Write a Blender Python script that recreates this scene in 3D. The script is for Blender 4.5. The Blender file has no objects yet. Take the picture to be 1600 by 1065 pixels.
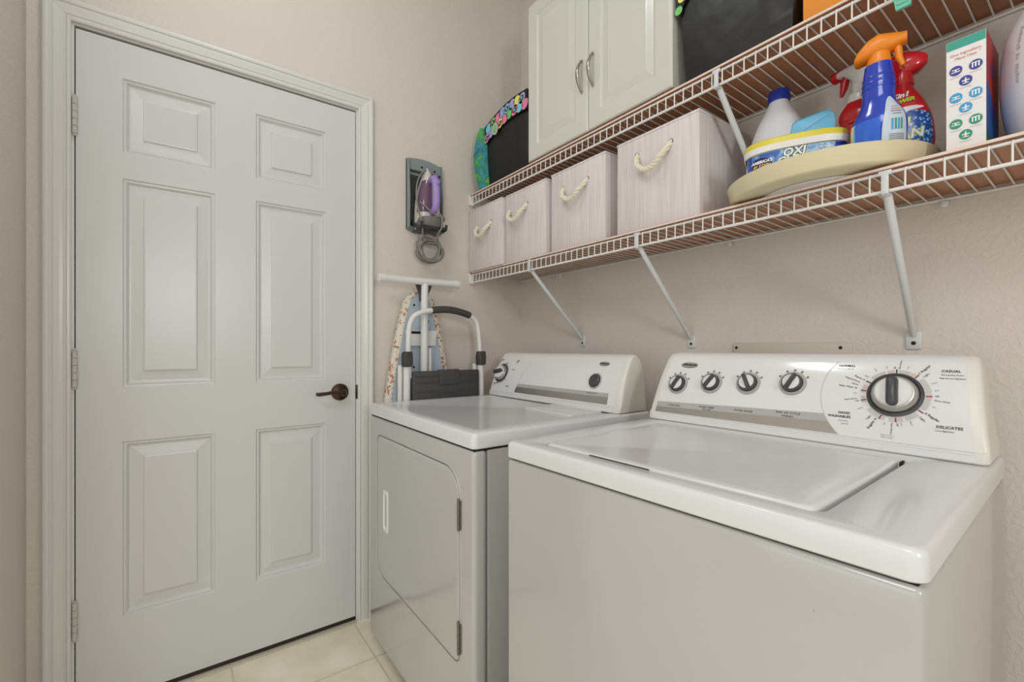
import bpy, bmesh, math, random
from mathutils import Vector, Matrix
random.seed(7)
SC = bpy.context.scene
COL = SC.collection
PI = math.pi

# ------------------------------------------------------------------ camera, light, exposure
cam_data = bpy.data.cameras.new('camera')
cam = bpy.data.objects.new('camera', cam_data)
COL.objects.link(cam)
cam_data.sensor_width = 36.0
cam_data.lens = 710.44 / 1600 * 36
cam_data.shift_y = 10.2 / 1600
cam_data.clip_start = 0.02
cam.location = (-1.4168, -1.8529, 1.1025)
cam.rotation_euler = (PI / 2, 0, math.radians(-36.25))
SC.camera = cam

SC.view_settings.view_transform = 'Standard'
SC.view_settings.look = 'None'
SC.view_settings.gamma = 1
SC.view_settings.use_curve_mapping = False
SC.view_settings.exposure = -0.27

world = bpy.data.worlds.new('world')
SC.world = world
world.use_nodes = True
world.node_tree.nodes['Background'].inputs[0].default_value = (0.9, 0.93, 1.0, 1)
world.node_tree.nodes['Background'].inputs[1].default_value = 0.0

CEIL_Z = 2.95
REAR_Y = -3.3
LEFT_X = -1.765
LAMP = (-1.24, -0.80)
LAMP_STRENGTH = 21.0
REAR_FILL_POWER = 15.0
SIDE_FILL_POWER = 25.0
FAR_X = -4.2                                           # the hall beyond the short left wall
LEFT_END = -0.42
HALL_FILL_POWER = 36.0


def area_light(name, loc, target, sx, sy, power, color):
    d = bpy.data.lights.new(name, 'AREA')
    d.shape = 'RECTANGLE'
    d.size, d.size_y = sx, sy
    d.energy = power
    d.color = color
    o = bpy.data.objects.new(name, d)
    COL.objects.link(o)
    o.location = loc
    o.rotation_euler = (Vector(target) - Vector(loc)).to_track_quat('-Z', 'Y').to_euler()
    return o


# added fill lamp behind the camera, giving the door its soft highlight
area_light('window_daylight', (-1.41, REAR_Y - 0.03, 1.56), (-1.30, 0, 1.40), 0.28, 0.46, REAR_FILL_POWER, (0.95, 0.98, 1.0))


# added fill lamp far to the left, set in an unseen opening
area_light('hall_daylight', (FAR_X - 0.03, -1.95, 1.25), (0, -1.3, 1.1), 2.3, 1.7, SIDE_FILL_POWER, (0.93, 0.965, 1.0))
# added overhead fill in the unseen hall, brightening tops and door
area_light('hall_panel_lamp', (-2.7, -2.2, CEIL_Z - 0.02), (-2.7, -2.19, 0), 1.2, 1.2, HALL_FILL_POWER, (0.955, 0.98, 1.0))


# ------------------------------------------------------------------ materials
def lin(c):
    out = []
    for v in c:
        v = v / 255.0
        out.append(v / 12.92 if v <= 0.04045 else ((v + 0.055) / 1.055) ** 2.4)
    return (out[0], out[1], out[2], 1.0)


def mat(name, rgb, rough=0.5, metal=0.0, coat=0.0, bump=0.0, bscale=60.0, bdist=0.002, var=0.0, vscale=4.0, spec=0.5,
        stretch=None, emit=None, trans=0.0):
    m = bpy.data.materials.new(name)
    m.use_nodes = True
    nt = m.node_tree
    b = nt.nodes['Principled BSDF']
    c = lin(rgb)
    b.inputs['Base Color'].default_value = c
    b.inputs['Roughness'].default_value = rough
    b.inputs['Metallic'].default_value = metal
    b.inputs['Coat Weight'].default_value = coat
    b.inputs['Coat Roughness'].default_value = 0.08
    b.inputs['Specular IOR Level'].default_value = spec
    b.inputs['Transmission Weight'].default_value = trans
    if emit:
        b.inputs['Emission Color'].default_value = c
        b.inputs['Emission Strength'].default_value = emit
    tc = nt.nodes.new('ShaderNodeTexCoord')
    src = tc.outputs['Object']
    if stretch:
        mp = nt.nodes.new('ShaderNodeMapping')
        mp.inputs['Scale'].default_value = stretch
        nt.links.new(src, mp.inputs[0])
        src = mp.outputs[0]
    # every surface keeps a faint procedural variation of its own colour
    v = var if var > 0 else 0.012
    n = nt.nodes.new('ShaderNodeTexNoise')
    n.inputs['Scale'].default_value = vscale
    n.inputs['Detail'].default_value = 4
    nt.links.new(src, n.inputs['Vector'])
    mx = nt.nodes.new('ShaderNodeMix')
    mx.data_type = 'RGBA'
    mx.inputs['A'].default_value = tuple(max(0, x * (1 - v)) for x in c[:3]) + (1,)
    mx.inputs['B'].default_value = tuple(min(1, x * (1 + v)) for x in c[:3]) + (1,)
    nt.links.new(n.outputs['Fac'], mx.inputs['Factor'])
    nt.links.new(mx.outputs['Result'], b.inputs['Base Color'])
    if bump > 0:
        n2 = nt.nodes.new('ShaderNodeTexNoise')
        n2.inputs['Scale'].default_value = bscale
        n2.inputs['Detail'].default_value = 3
        nt.links.new(src, n2.inputs['Vector'])
        bp = nt.nodes.new('ShaderNodeBump')
        bp.inputs['Strength'].default_value = bump
        bp.inputs['Distance'].default_value = bdist
        nt.links.new(n2.outputs['Fac'], bp.inputs['Height'])
        nt.links.new(bp.outputs['Normal'], b.inputs['Normal'])
    return m


def tile_material():
    m = bpy.data.materials.new('beige_floor_tile')
    m.use_nodes = True
    nt = m.node_tree
    b = nt.nodes['Principled BSDF']
    b.inputs['Roughness'].default_value = 0.38
    tc = nt.nodes.new('ShaderNodeTexCoord')
    mp = nt.nodes.new('ShaderNodeMapping')
    mp.inputs['Location'].default_value = (0.85 + 4.2, 0.258 + 4.2, 0)
    nt.links.new(tc.outputs['Object'], mp.inputs[0])
    br = nt.nodes.new('ShaderNodeTexBrick')
    br.offset = 0.0
    br.inputs['Scale'].default_value = 1.0
    br.inputs['Brick Width'].default_value = 0.42
    br.inputs['Row Height'].default_value = 0.42
    br.inputs['Mortar Size'].default_value = 0.004
    br.inputs['Mortar Smooth'].default_value = 0.3
    br.inputs['Mortar'].default_value = lin((214, 203, 178))
    nt.links.new(mp.outputs[0], br.inputs['Vector'])
    n = nt.nodes.new('ShaderNodeTexNoise')
    n.inputs['Scale'].default_value = 6
    n.inputs['Detail'].default_value = 7
    nt.links.new(tc.outputs['Object'], n.inputs['Vector'])
    r = nt.nodes.new('ShaderNodeValToRGB')
    r.color_ramp.elements[0].position = 0.32
    r.color_ramp.elements[0].color = lin((228, 217, 190))
    r.color_ramp.elements[1].position = 0.68
    r.color_ramp.elements[1].color = lin((248, 242, 226))
    nt.links.new(n.outputs['Fac'], r.inputs[0])
    nt.links.new(r.outputs[0], br.inputs['Color1'])
    nt.links.new(r.outputs[0], br.inputs['Color2'])
    nt.links.new(br.outputs['Color'], b.inputs['Base Color'])
    bp = nt.nodes.new('ShaderNodeBump')
    bp.inputs['Strength'].default_value = 0.4
    bp.inputs['Distance'].default_value = 0.002
    bp.invert = True
    nt.links.new(br.outputs['Fac'], bp.inputs['Height'])
    nt.links.new(bp.outputs['Normal'], b.inputs['Normal'])
    return m


def wall_material(name, rgb):
    """painted drywall with a hand-trowelled skip texture"""
    m = mat(name, rgb, 0.6, var=0.02, vscale=1.5)
    nt = m.node_tree
    b = nt.nodes['Principled BSDF']
    tc = nt.nodes.new('ShaderNodeTexCoord')
    n1 = nt.nodes.new('ShaderNodeTexNoise')
    n1.inputs['Scale'].default_value = 80
    n1.inputs['Detail'].default_value = 3
    n1.inputs['Distortion'].default_value = 0.8
    nt.links.new(tc.outputs['Object'], n1.inputs['Vector'])
    rp = nt.nodes.new('ShaderNodeValToRGB')
    rp.color_ramp.elements[0].position = 0.42
    rp.color_ramp.elements[1].position = 0.62
    nt.links.new(n1.outputs['Fac'], rp.inputs[0])
    bp = nt.nodes.new('ShaderNodeBump')
    bp.inputs['Strength'].default_value = 0.27
    bp.inputs['Distance'].default_value = 0.0022
    nt.links.new(rp.outputs[0], bp.inputs['Height'])
    nt.links.new(bp.outputs['Normal'], b.inputs['Normal'])
    return m


def grain_material(name, a, c, scale=1.0):
    """printed pale wood grain running vertically"""
    m = mat(name, a, 0.75)
    nt = m.node_tree
    b = nt.nodes['Principled BSDF']
    tc = nt.nodes.new('ShaderNodeTexCoord')
    mp = nt.nodes.new('ShaderNodeMapping')
    mp.inputs['Scale'].default_value = (90 * scale, 90 * scale, 3)
    nt.links.new(tc.outputs['Object'], mp.inputs[0])
    n = nt.nodes.new('ShaderNodeTexNoise')
    n.inputs['Scale'].default_value = 1.6
    n.inputs['Detail'].default_value = 6
    nt.links.new(mp.outputs[0], n.inputs['Vector'])
    r = nt.nodes.new('ShaderNodeValToRGB')
    r.color_ramp.elements[0].position = 0.3
    r.color_ramp.elements[0].color = lin(c)
    r.color_ramp.elements[1].position = 0.7
    r.color_ramp.elements[1].color = lin(a)
    nt.links.new(n.outputs['Fac'], r.inputs[0])
    nt.links.new(r.outputs[0], b.inputs['Base Color'])
    return m


def brushed_material(name, rgb):
    m = mat(name, rgb, 0.32, metal=0.85)
    nt = m.node_tree
    b = nt.nodes['Principled BSDF']
    b.inputs['Anisotropic'].default_value = 0.6
    return m


def tie_dye_material():
    m = mat('tie_dye_fabric', (40, 130, 120), 0.6)
    nt = m.node_tree
    b = nt.nodes['Principled BSDF']
    tc = nt.nodes.new('ShaderNodeTexCoord')
    n = nt.nodes.new('ShaderNodeTexNoise')
    n.inputs['Scale'].default_value = 11
    n.inputs['Detail'].default_value = 3
    n.inputs['Distortion'].default_value = 1.5
    nt.links.new(tc.outputs['Object'], n.inputs['Vector'])
    r = nt.nodes.new('ShaderNodeValToRGB')
    e = r.color_ramp.elements
    e[0].position = 0.3
    e[0].color = lin((20, 70, 95))
    e[1].position = 0.42
    e[1].color = lin((50, 150, 160))
    for p, c in ((0.5, (40, 120, 110)), (0.58, (70, 165, 60)), (0.68, (120, 190, 80)), (0.78, (30, 100, 150))):
        x = e.new(p)
        x.color = lin(c)
    nt.links.new(n.outputs['Fac'], r.inputs[0])
    nt.links.new(r.outputs[0], b.inputs['Base Color'])
    return m


def floral_material():
    m = mat('floral_cotton', (225, 218, 205), 0.8)
    nt = m.node_tree
    b = nt.nodes['Principled BSDF']
    tc = nt.nodes.new('ShaderNodeTexCoord')
    n = nt.nodes.new('ShaderNodeTexNoise')
    n.inputs['Scale'].default_value = 58
    n.inputs['Detail'].default_value = 1.5
    nt.links.new(tc.outputs['Object'], n.inputs['Vector'])
    r = nt.nodes.new('ShaderNodeValToRGB')
    r.color_ramp.interpolation = 'CONSTANT'
    e = r.color_ramp.elements
    e[0].position = 0.0
    e[0].color = lin((150, 142, 120))
    e[1].position = 0.33
    e[1].color = lin((226, 220, 206))
    for p, c in ((0.6, (205, 150, 120)), (0.65, (172, 98, 70)), (0.7, (190, 170, 140))):
        x = e.new(p)
        x.color = lin(c)
    nt.links.new(n.outputs['Fac'], r.inputs[0])
    nt.links.new(r.outputs[0], b.inputs['Base Color'])
    return m


def hardboard_material():
    m = mat('brown_hardboard', (182, 124, 88), 0.33, var=0.25, vscale=14)
    return m


def bubbles_material():
    m = mat('blue_bubble_print', (28, 84, 168), 0.25, coat=0.3)
    nt = m.node_tree
    b = nt.nodes['Principled BSDF']
    tc = nt.nodes.new('ShaderNodeTexCoord')
    n = nt.nodes.new('ShaderNodeTexVoronoi')
    n.inputs['Scale'].default_value = 170
    nt.links.new(tc.outputs['Object'], n.inputs['Vector'])
    r = nt.nodes.new('ShaderNodeValToRGB')
    e = r.color_ramp.elements
    e[0].position = 0.12
    e[0].color = lin((225, 240, 255))
    e[1].position = 0.35
    e[1].color = lin((90, 160, 220))
    x = e.new(0.55)
    x.color = lin((22, 78, 165))
    nt.links.new(n.outputs['Distance'], r.inputs[0])
    nt.links.new(r.outputs[0], b.inputs['Base Color'])
    return m


def splash_material():
    m = mat('blue_splash_print', (40, 110, 195), 0.3, coat=0.2)
    nt = m.node_tree
    b = nt.nodes['Principled BSDF']
    tc = nt.nodes.new('ShaderNodeTexCoord')
    n = nt.nodes.new('ShaderNodeTexNoise')
    n.inputs['Scale'].default_value = 26
    n.inputs['Detail'].default_value = 4
    n.inputs['Distortion'].default_value = 1.0
    nt.links.new(tc.outputs['Object'], n.inputs['Vector'])
    r = nt.nodes.new('ShaderNodeValToRGB')
    e = r.color_ramp.elements
    e[0].position = 0.4
    e[0].color = lin((48, 104, 190))
    e[1].position = 0.62
    e[1].color = lin((186, 226, 238))
    nt.links.new(n.outputs['Fac'], r.inputs[0])
    nt.links.new(r.outputs[0], b.inputs['Base Color'])
    return m


M = {}
M['wall'] = wall_material('beige_wall_paint', (220, 212, 203))
M['ceiling'] = mat('white_ceiling_paint', (232, 230, 226), 0.8, bump=0.2, bscale=90)
M['floor'] = tile_material()
M['door'] = mat('white_door_paint', (213, 214, 213), 0.3, bump=0.05, bscale=40, stretch=(6, 6, 0.5))
M['trim'] = mat('white_trim_paint', (220, 220, 217), 0.3)
M['enamel'] = mat('white_appliance_enamel', (184, 183, 180), 0.16, coat=0.5)  # same white as the tops, with the dimmer fronts put into its colour
M['enamel_top'] = mat('white_porcelain_top', (219, 220, 220), 0.27, coat=0.28, bump=0.012, bscale=220, bdist=0.0006)  # same white as the bodies, lightened for light falling from above
M['console'] = mat('cream_console_plastic', (226, 223, 214), 0.35)
M['fascia'] = mat('white_console_fascia', (228, 229, 228), 0.14, coat=0.4)
M['band_grey'] = mat('pale_grey_print', (178, 178, 176), 0.3)
M['steel_band'] = brushed_material('brushed_steel_band', (178, 174, 168))
M['silver'] = mat('satin_silver', (176, 173, 166), 0.3, metal=0.45)
M['ring_grey'] = mat('grey_dial_ring', (172, 170, 163), 0.35)
M['dark_grey'] = mat('dark_grey_plastic', (68, 69, 72), 0.3)
M['white_plastic'] = mat('white_gloss_plastic', (226, 226, 224), 0.18, coat=0.2)
M['ink'] = mat('dark_ink', (40, 40, 42), 0.5)
M['ink_grey'] = mat('grey_ink', (120, 119, 118), 0.5)
M['ink_red'] = mat('red_ink', (150, 50, 48), 0.5)
M['ink_pink'] = mat('pale_pink_ink', (214, 190, 184), 0.5)
M['ink_pale'] = mat('pale_grey_ink', (196, 195, 190), 0.5)
M['black'] = mat('black_rubber', (18, 18, 18), 0.7)
M['bronze'] = mat('dark_bronze', (78, 66, 56), 0.28, metal=0.9)
M['dark_sweep'] = mat('dark_brown_vinyl', (48, 40, 36), 0.5)
M['threshold'] = mat('pale_threshold', (200, 192, 176), 0.45)
M['hinge'] = mat('painted_hinge', (200, 198, 192), 0.4)
M['hinge_dark'] = mat('dark_steel_hinge', (126, 120, 112), 0.35, metal=0.8)
M['nickel'] = mat('brushed_nickel', (168, 162, 152), 0.28, metal=0.95)
M['wire'] = mat('white_vinyl_wire', (234, 232, 228), 0.35)
M['wire_tube'] = mat('white_epoxy_brace', (214, 218, 218), 0.35)
M['screw'] = mat('dark_screw', (52, 48, 44), 0.4, metal=0.8)
M['hardboard'] = hardboard_material()
M['board_edge'] = mat('pale_board_edge', (228, 208, 194), 0.6, var=0.1, vscale=30)
M['bin'] = grain_material('whitewashed_grain_fabric', (228, 221, 219), (208, 200, 199))
M['rope'] = mat('cream_cotton_rope', (232, 224, 202), 0.85, bump=0.3, bscale=300)
M['cab'] = mat('white_thermofoil', (212, 212, 203), 0.28, coat=0.15)
M['cab_raw'] = mat('raw_brown_panel', (150, 112, 88), 0.6, var=0.15, vscale=10)
M['black_fabric'] = mat('black_nylon', (9, 9, 10), 0.6, bump=0.2, bscale=400)
M['charcoal_fabric'] = mat('charcoal_nylon', (11, 10, 10), 0.42, bump=0.22, bscale=7, bdist=0.03)
M['tie_dye'] = tie_dye_material()
M['pink'] = mat('pink_print', (232, 130, 165), 0.6)
M['sky'] = mat('sky_blue_print', (130, 205, 222), 0.6)
M['lilac'] = mat('lilac_print', (160, 165, 215), 0.6)
M['lime'] = mat('green_print', (120, 200, 110), 0.6)
M['lemon'] = mat('yellow_print', (240, 228, 130), 0.6)
M['orange_card'] = mat('orange_cardboard', (238, 152, 52), 0.55)
M['teal'] = mat('teal_plastic', (112, 196, 172), 0.35)
M['cream'] = mat('cream_plastic', (226, 216, 180), 0.28, coat=0.2)
M['pale_plastic'] = mat('pale_grey_plastic', (214, 212, 212), 0.4)
M['bleach'] = mat('white_hdpe', (222, 224, 228), 0.6, spec=0.2)
M['cap_blue'] = mat('cobalt_cap', (38, 58, 160), 0.35)
M['tub_white'] = mat('white_tub_plastic', (236, 234, 228), 0.35)
M['tub_yellow'] = mat('yellow_lid_plastic', (222, 206, 70), 0.35)
M['navy'] = mat('navy_print', (28, 34, 84), 0.3)
M['splash'] = splash_material()
M['royal'] = mat('royal_blue_print', (40, 72, 176), 0.25, coat=0.3)
M['gold'] = mat('gold_print', (224, 190, 70), 0.4)
M['purple'] = mat('purple_print', (120, 50, 150), 0.4)
M['light_blue'] = mat('light_blue_plastic', (110, 182, 220), 0.35)
M['light_blue_line'] = mat('paler_blue_line', (160, 208, 232), 0.35)
M['spray_blue'] = mat('blue_gloss_plastic', (38, 66, 184), 0.14, coat=0.4)
M['spray_blue_light'] = mat('bright_blue_label', (50, 104, 214), 0.16, coat=0.3)
M['spray_orange'] = mat('orange_trigger_plastic', (240, 140, 36), 0.3)
M['pale_yellow'] = mat('pale_yellow_print', (236, 226, 150), 0.3)
M['aqua'] = mat('aqua_print', (120, 200, 226), 0.3)
M['coral'] = mat('coral_print', (240, 120, 70), 0.3)
M['back_label'] = mat('pale_blue_back_label', (196, 210, 220), 0.35)
M['spray_red'] = mat('red_gloss_plastic', (204, 32, 40), 0.18, coat=0.3)
M['bubbles'] = bubbles_material()
M['white_ink'] = mat('white_ink', (245, 245, 245), 0.4)
M['green_ink'] = mat('lime_ink', (190, 205, 60), 0.4)
M['red_print'] = mat('red_print', (214, 50, 50), 0.4)
M['carton_white'] = mat('white_carton', (236, 234, 232), 0.45)
M['carton_teal'] = mat('teal_carton', (58, 160, 142), 0.4)
M['carton_red'] = mat('red_carton', (176, 44, 48), 0.4)
M['carton_blue'] = mat('blue_carton', (32, 88, 160), 0.4)
M['carton_green'] = mat('green_carton', (18, 104, 76), 0.4)
M['icon_navy'] = mat('icon_indigo', (70, 68, 150), 0.4)
M['icon_blue'] = mat('icon_sky', (70, 160, 212), 0.4)
M['icon_green'] = mat('icon_green', (56, 150, 124), 0.4)
M['caddy'] = mat('grey_caddy_plastic', (138, 146, 148), 0.35)
M['caddy_dark'] = mat('charcoal_caddy_rack', (50, 52, 54), 0.4)
M['iron_white'] = mat('iron_white_shell', (214, 208, 196), 0.3)
M['iron_purple'] = mat('lilac_grip', (164, 142, 206), 0.35)
M['iron_tank'] = mat('plum_water_tank', (112, 84, 108), 0.1, coat=0.5)
M['iron_heel'] = mat('grey_heel', (120, 118, 114), 0.35)
M['soleplate'] = mat('steel_soleplate', (180, 178, 172), 0.25, metal=0.9)
M['cord'] = mat('grey_cord', (134, 132, 128), 0.5)
M['board_metal'] = mat('pale_blue_metal', (184, 197, 208), 0.4)
M['board_white'] = mat('white_leg_enamel', (224, 224, 222), 0.3)
M['floral'] = floral_material()
M['stool_white'] = mat('white_powder_coat', (228, 227, 224), 0.3)
M['stool_grip'] = mat('charcoal_foam', (66, 64, 62), 0.7)
M['stool_dark'] = mat('charcoal_step_plastic', (66, 66, 68), 0.5)
M['plate_paint'] = mat('beige_painted_plate', (206, 197, 184), 0.45)
M['diffuser'] = mat('lamp_diffuser', (244, 250, 255), 0.4, emit=LAMP_STRENGTH)


# ------------------------------------------------------------------ mesh helpers
class MB:
    """collects shapes and links them as one mesh object"""

    def __init__(self):
        self.v, self.f, self.m = [], [], []
        self.mi = 0
        self.T = None

    def add(self, vs, fs, mi=None):
        o = len(self.v)
        T = self.T
        for p in vs:
            self.v.append(tuple(T(p)) if T else tuple(p))
        for f in fs:
            self.f.append(tuple(i + o for i in f))
            self.m.append(self.mi if mi is None else mi)

    def box(self, x0, x1, y0, y1, z0, z1, bev=0.0, seg=2, mi=None):
        if bev <= 0:
            vs = [(x, y, z) for x in (x0, x1) for y in (y0, y1) for z in (z0, z1)]
            fs = [(0, 1, 3, 2), (4, 6, 7, 5), (0, 4, 5, 1), (2, 3, 7, 6), (0, 2, 6, 4), (1, 5, 7, 3)]
            self.add(vs, fs, mi)
            return
        bm = bmesh.new()
        bmesh.ops.create_cube(bm, size=1)
        for v in bm.verts:
            v.co = Vector(((x0 + x1) / 2 + v.co.x * (x1 - x0), (y0 + y1) / 2 + v.co.y * (y1 - y0), (z0 + z1) / 2 + v.co.z * (z1 - z0)))
        bmesh.ops.bevel(bm, geom=list(bm.edges), offset=bev, segments=seg, profile=0.5, affect='EDGES')
        bm.verts.index_update()
        self.add([v.co.copy() for v in bm.verts], [[v.index for v in f.verts] for f in bm.faces], mi)
        bm.free()

    def loft(self, loops, cap0=True, cap1=True, closed=True, mi=None, wrap=False):
        n = len(loops[0])
        vs = [p for l in loops for p in l]
        fs = []
        L = len(loops)
        for i in range(L if wrap else L - 1):
            a, b = i * n, ((i + 1) % L) * n
            for j in range(n if closed else n - 1):
                k = (j + 1) % n
                fs.append((a + j, a + k, b + k, b + j))
        if not wrap and cap0:
            fs.append(tuple(range(n - 1, -1, -1)))
        if not wrap and cap1:
            fs.append(tuple((L - 1) * n + j for j in range(n)))
        self.add(vs, fs, mi)

    def tube(self, pts, r, n=8, closed=False, mi=None, flat=1.0):
        P = [Vector(p) for p in pts]
        N = len(P)
        rs = r if isinstance(r, (list, tuple)) else [r] * N
        tang = []
        for i in range(N):
            if closed:
                t = P[(i + 1) % N] - P[i - 1]
            else:
                t = P[min(i + 1, N - 1)] - P[max(i - 1, 0)]
            tang.append(t.normalized())
        up = Vector((0, 0, 1)) if abs(tang[0].z) < 0.9 else Vector((1, 0, 0))
        nrm = (up - tang[0] * up.dot(tang[0])).normalized()
        loops = []
        for i in range(N):
            t = tang[i]
            nrm = (nrm - t * nrm.dot(t))
            nrm = nrm.normalized() if nrm.length > 1e-6 else t.orthogonal().normalized()
            bn = t.cross(nrm)
            loops.append([P[i] + (nrm * math.cos(2 * PI * k / n) + bn * flat * math.sin(2 * PI * k / n)) * rs[i] for k in range(n)])
        self.loft(loops, not closed, not closed, True, mi, wrap=closed)

    def lathe(self, prof, n=32, center=(0, 0, 0), mi=None, cap0=True, cap1=True, sx=1, sy=1):
        cx, cy, cz = center
        loops = [[(cx + r * sx * math.cos(2 * PI * k / n), cy + r * sy * math.sin(2 * PI * k / n), cz + z) for k in range(n)] for r, z in prof]
        self.loft(loops, cap0, cap1, True, mi)

    def prism(self, poly, h0, h1, axis='z', mi=None):
        def p3(p, h):
            return {'z': (p[0], p[1], h), 'y': (p[0], h, p[1]), 'x': (h, p[0], p[1])}[axis]
        self.loft([[p3(p, h0) for p in poly], [p3(p, h1) for p in poly]], mi=mi)

    def grid(self, fn, us, vs, mi=None):
        pts = [fn(u, v) for v in vs for u in us]
        nu = len(us)
        fs = [(j * nu + i, j * nu + i + 1, (j + 1) * nu + i + 1, (j + 1) * nu + i) for j in range(len(vs) - 1) for i in range(nu - 1)]
        self.add(pts, fs, mi)

    def merge(self, other, shift):
        o = len(self.v)
        self.v += other.v
        self.f += [tuple(i + o for i in f) for f in other.f]
        self.m += [i + shift for i in other.m]

    def build(self, name, mats, parent=None, angle=38, loc=None, flip=True, weld=False):
        me = bpy.data.meshes.new(name)
        me.from_pydata([tuple(p) for p in self.v], [], self.f)
        me.polygons.foreach_set('material_index', self.m)
        if not isinstance(mats, (list, tuple)):
            mats = [mats]
        for mt in mats:
            me.materials.append(M[mt] if isinstance(mt, str) else mt)
        if weld:
            bm = bmesh.new()
            bm.from_mesh(me)
            bmesh.ops.remove_doubles(bm, verts=bm.verts, dist=0.000004)
            bm.to_mesh(me)
            bm.free()
        if flip:
            bm = bmesh.new()
            bm.from_mesh(me)
            bmesh.ops.recalc_face_normals(bm, faces=bm.faces)
            bm.to_mesh(me)
            bm.free()
        me.polygons.foreach_set('use_smooth', [True] * len(me.polygons))
        me.set_sharp_from_angle(angle=math.radians(angle))
        me.update()
        o = bpy.data.objects.new(name, me)
        COL.objects.link(o)
        if parent is not None:
            o.parent = parent
        if loc is not None:
            o.location = loc
        return o


def tag(o, label, cat, group=None):
    o['label'] = label
    o['category'] = cat
    if group:
        o['group'] = group
    return o


def thing(name, label, cat, loc=(0, 0, 0), rz=0.0, group=None):
    o = bpy.data.objects.new(name, None)
    o.empty_display_size = 0.05
    COL.objects.link(o)
    o.location = loc
    o.rotation_euler = (0, 0, rz)
    return tag(o, label, cat, group)


def struct(o):
    o['kind'] = 'structure'
    return o


def rrect(w, h, r, n=6, cx=0.0, cy=0.0):
    """rounded rectangle outline, counter-clockwise; r may be (bl, br, tr, tl)"""
    rs = r if isinstance(r, (tuple, list)) else (r, r, r, r)
    out = []
    for (sx, sy, a0, rr) in ((-1, -1, PI, rs[0]), (1, -1, 1.5 * PI, rs[1]), (1, 1, 0, rs[2]), (-1, 1, 0.5 * PI, rs[3])):
        ox, oy = cx + sx * (w / 2 - rr), cy + sy * (h / 2 - rr)
        for k in range(n + 1):
            a = a0 + 0.5 * PI * k / n
            out.append((ox + rr * math.cos(a), oy + rr * math.sin(a)))
    return out


def text2d(s, size, align='CENTER', bold=0.0, spacing=1.0, shear=0.0):
    cu = bpy.data.curves.new('glyphs', 'FONT')
    cu.body = s
    cu.size = size
    cu.align_x = align
    cu.align_y = 'CENTER'
    cu.offset = bold
    cu.space_character = spacing
    cu.shear = shear
    cu.resolution_u = 2
    o = bpy.data.objects.new('glyphs', cu)
    COL.objects.link(o)
    dg = bpy.context.evaluated_depsgraph_get()
    me = bpy.data.meshes.new_from_object(o.evaluated_get(dg))
    vs = [(v.co.x, v.co.y) for v in me.vertices]
    fs = [tuple(p.vertices) for p in me.polygons]
    bpy.data.objects.remove(o)
    bpy.data.curves.remove(cu)
    bpy.data.meshes.remove(me)
    return vs, fs


def put_text(mb, s, size, fn, a=0, b=0, rot=0.0, mi=0, align='CENTER', bold=0.0, spacing=1.0, shear=0.0, sx=1.0):
    """lays lettering on a surface: fn(a, b) gives the 3-D point"""
    vs, fs = text2d(s, size, align, bold, spacing, shear)
    c, sn = math.cos(rot), math.sin(rot)
    mb.add([fn(a + x * sx * c - y * sn, b + x * sx * sn + y * c) for x, y in vs], fs, mi)


def frame_T(o, xa, ya, za):
    o, xa, ya, za = Vector(o), Vector(xa), Vector(ya), Vector(za)
    return lambda p: o + xa * p[0] + ya * p[1] + za * p[2]


# ------------------------------------------------------------------ room shell
DL, DR, DT, DB = -1.663, -0.842, 2.0547, 0.0206      # door slab
mb = MB()
mb.box(FAR_X - 0.1, 0.1, REAR_Y - 0.1, 0.14, -0.05, 0.0)
struct(mb.build('floor', 'floor'))
mb = MB()
mb.box(FAR_X - 0.1, 0.1, REAR_Y - 0.1, 0.14, CEIL_Z, CEIL_Z + 0.05)
struct(mb.build('ceiling', 'ceiling'))
J = 0.022                                              # jamb thickness
mb = MB()
mb.box(LEFT_X - 0.1, DL - J, 0.0, 0.12, 0, CEIL_Z)
mb.box(DR + J, 0.1, 0.0, 0.12, 0, CEIL_Z)
mb.box(DL - J, DR + J, 0.0, 0.12, DT + J, CEIL_Z)
struct(mb.build('wall_back', 'wall'))
mb = MB()
mb.box(0.0, 0.1, REAR_Y, 0.0, 0, CEIL_Z)
struct(mb.build('wall_right', 'wall'))
mb = MB()
mb.box(LEFT_X - 0.1, LEFT_X, LEFT_END, 0.0, 0, CEIL_Z)
struct(mb.build('wall_left', 'wall'))
mb = MB()
mb.box(FAR_X, LEFT_X - 0.1, LEFT_END, LEFT_END + 0.1, 0, CEIL_Z)
struct(mb.build('wall_hall', 'wall'))
hy0, hy1, hz0, hz1 = -3.15, -0.75, 0.35, 2.15
mb = MB()
mb.box(FAR_X - 0.1, FAR_X, REAR_Y, hy0, 0, CEIL_Z)
mb.box(FAR_X - 0.1, FAR_X, hy1, LEFT_END + 0.1, 0, CEIL_Z)
mb.box(FAR_X - 0.1, FAR_X, hy0, hy1, 0, hz0)
mb.box(FAR_X - 0.1, FAR_X, hy0, hy1, hz1, CEIL_Z)
struct(mb.build('wall_far', 'wall'))
mb = MB()
for (y0, y1, z0, z1) in ((hy0, hy1, hz0, hz0 + 0.04), (hy0, hy1, hz1 - 0.04, hz1), (hy0, hy0 + 0.04, hz0 + 0.04, hz1 - 0.04), (hy1 - 0.04, hy1, hz0 + 0.04, hz1 - 0.04)):
    mb.box(FAR_X - 0.08, FAR_X - 0.06, y0, y1, z0, z1)
struct(mb.build('window_2', 'trim'))  # unseen frame, added around the side fill lamp
wx0, wx1, wz0, wz1 = -1.59, -1.23, 1.29, 1.83
mb = MB()
mb.box(FAR_X, wx0, REAR_Y - 0.1, REAR_Y, 0, CEIL_Z)
mb.box(wx1, 0.0, REAR_Y - 0.1, REAR_Y, 0, CEIL_Z)
mb.box(wx0, wx1, REAR_Y - 0.1, REAR_Y, 0, wz0)
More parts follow.
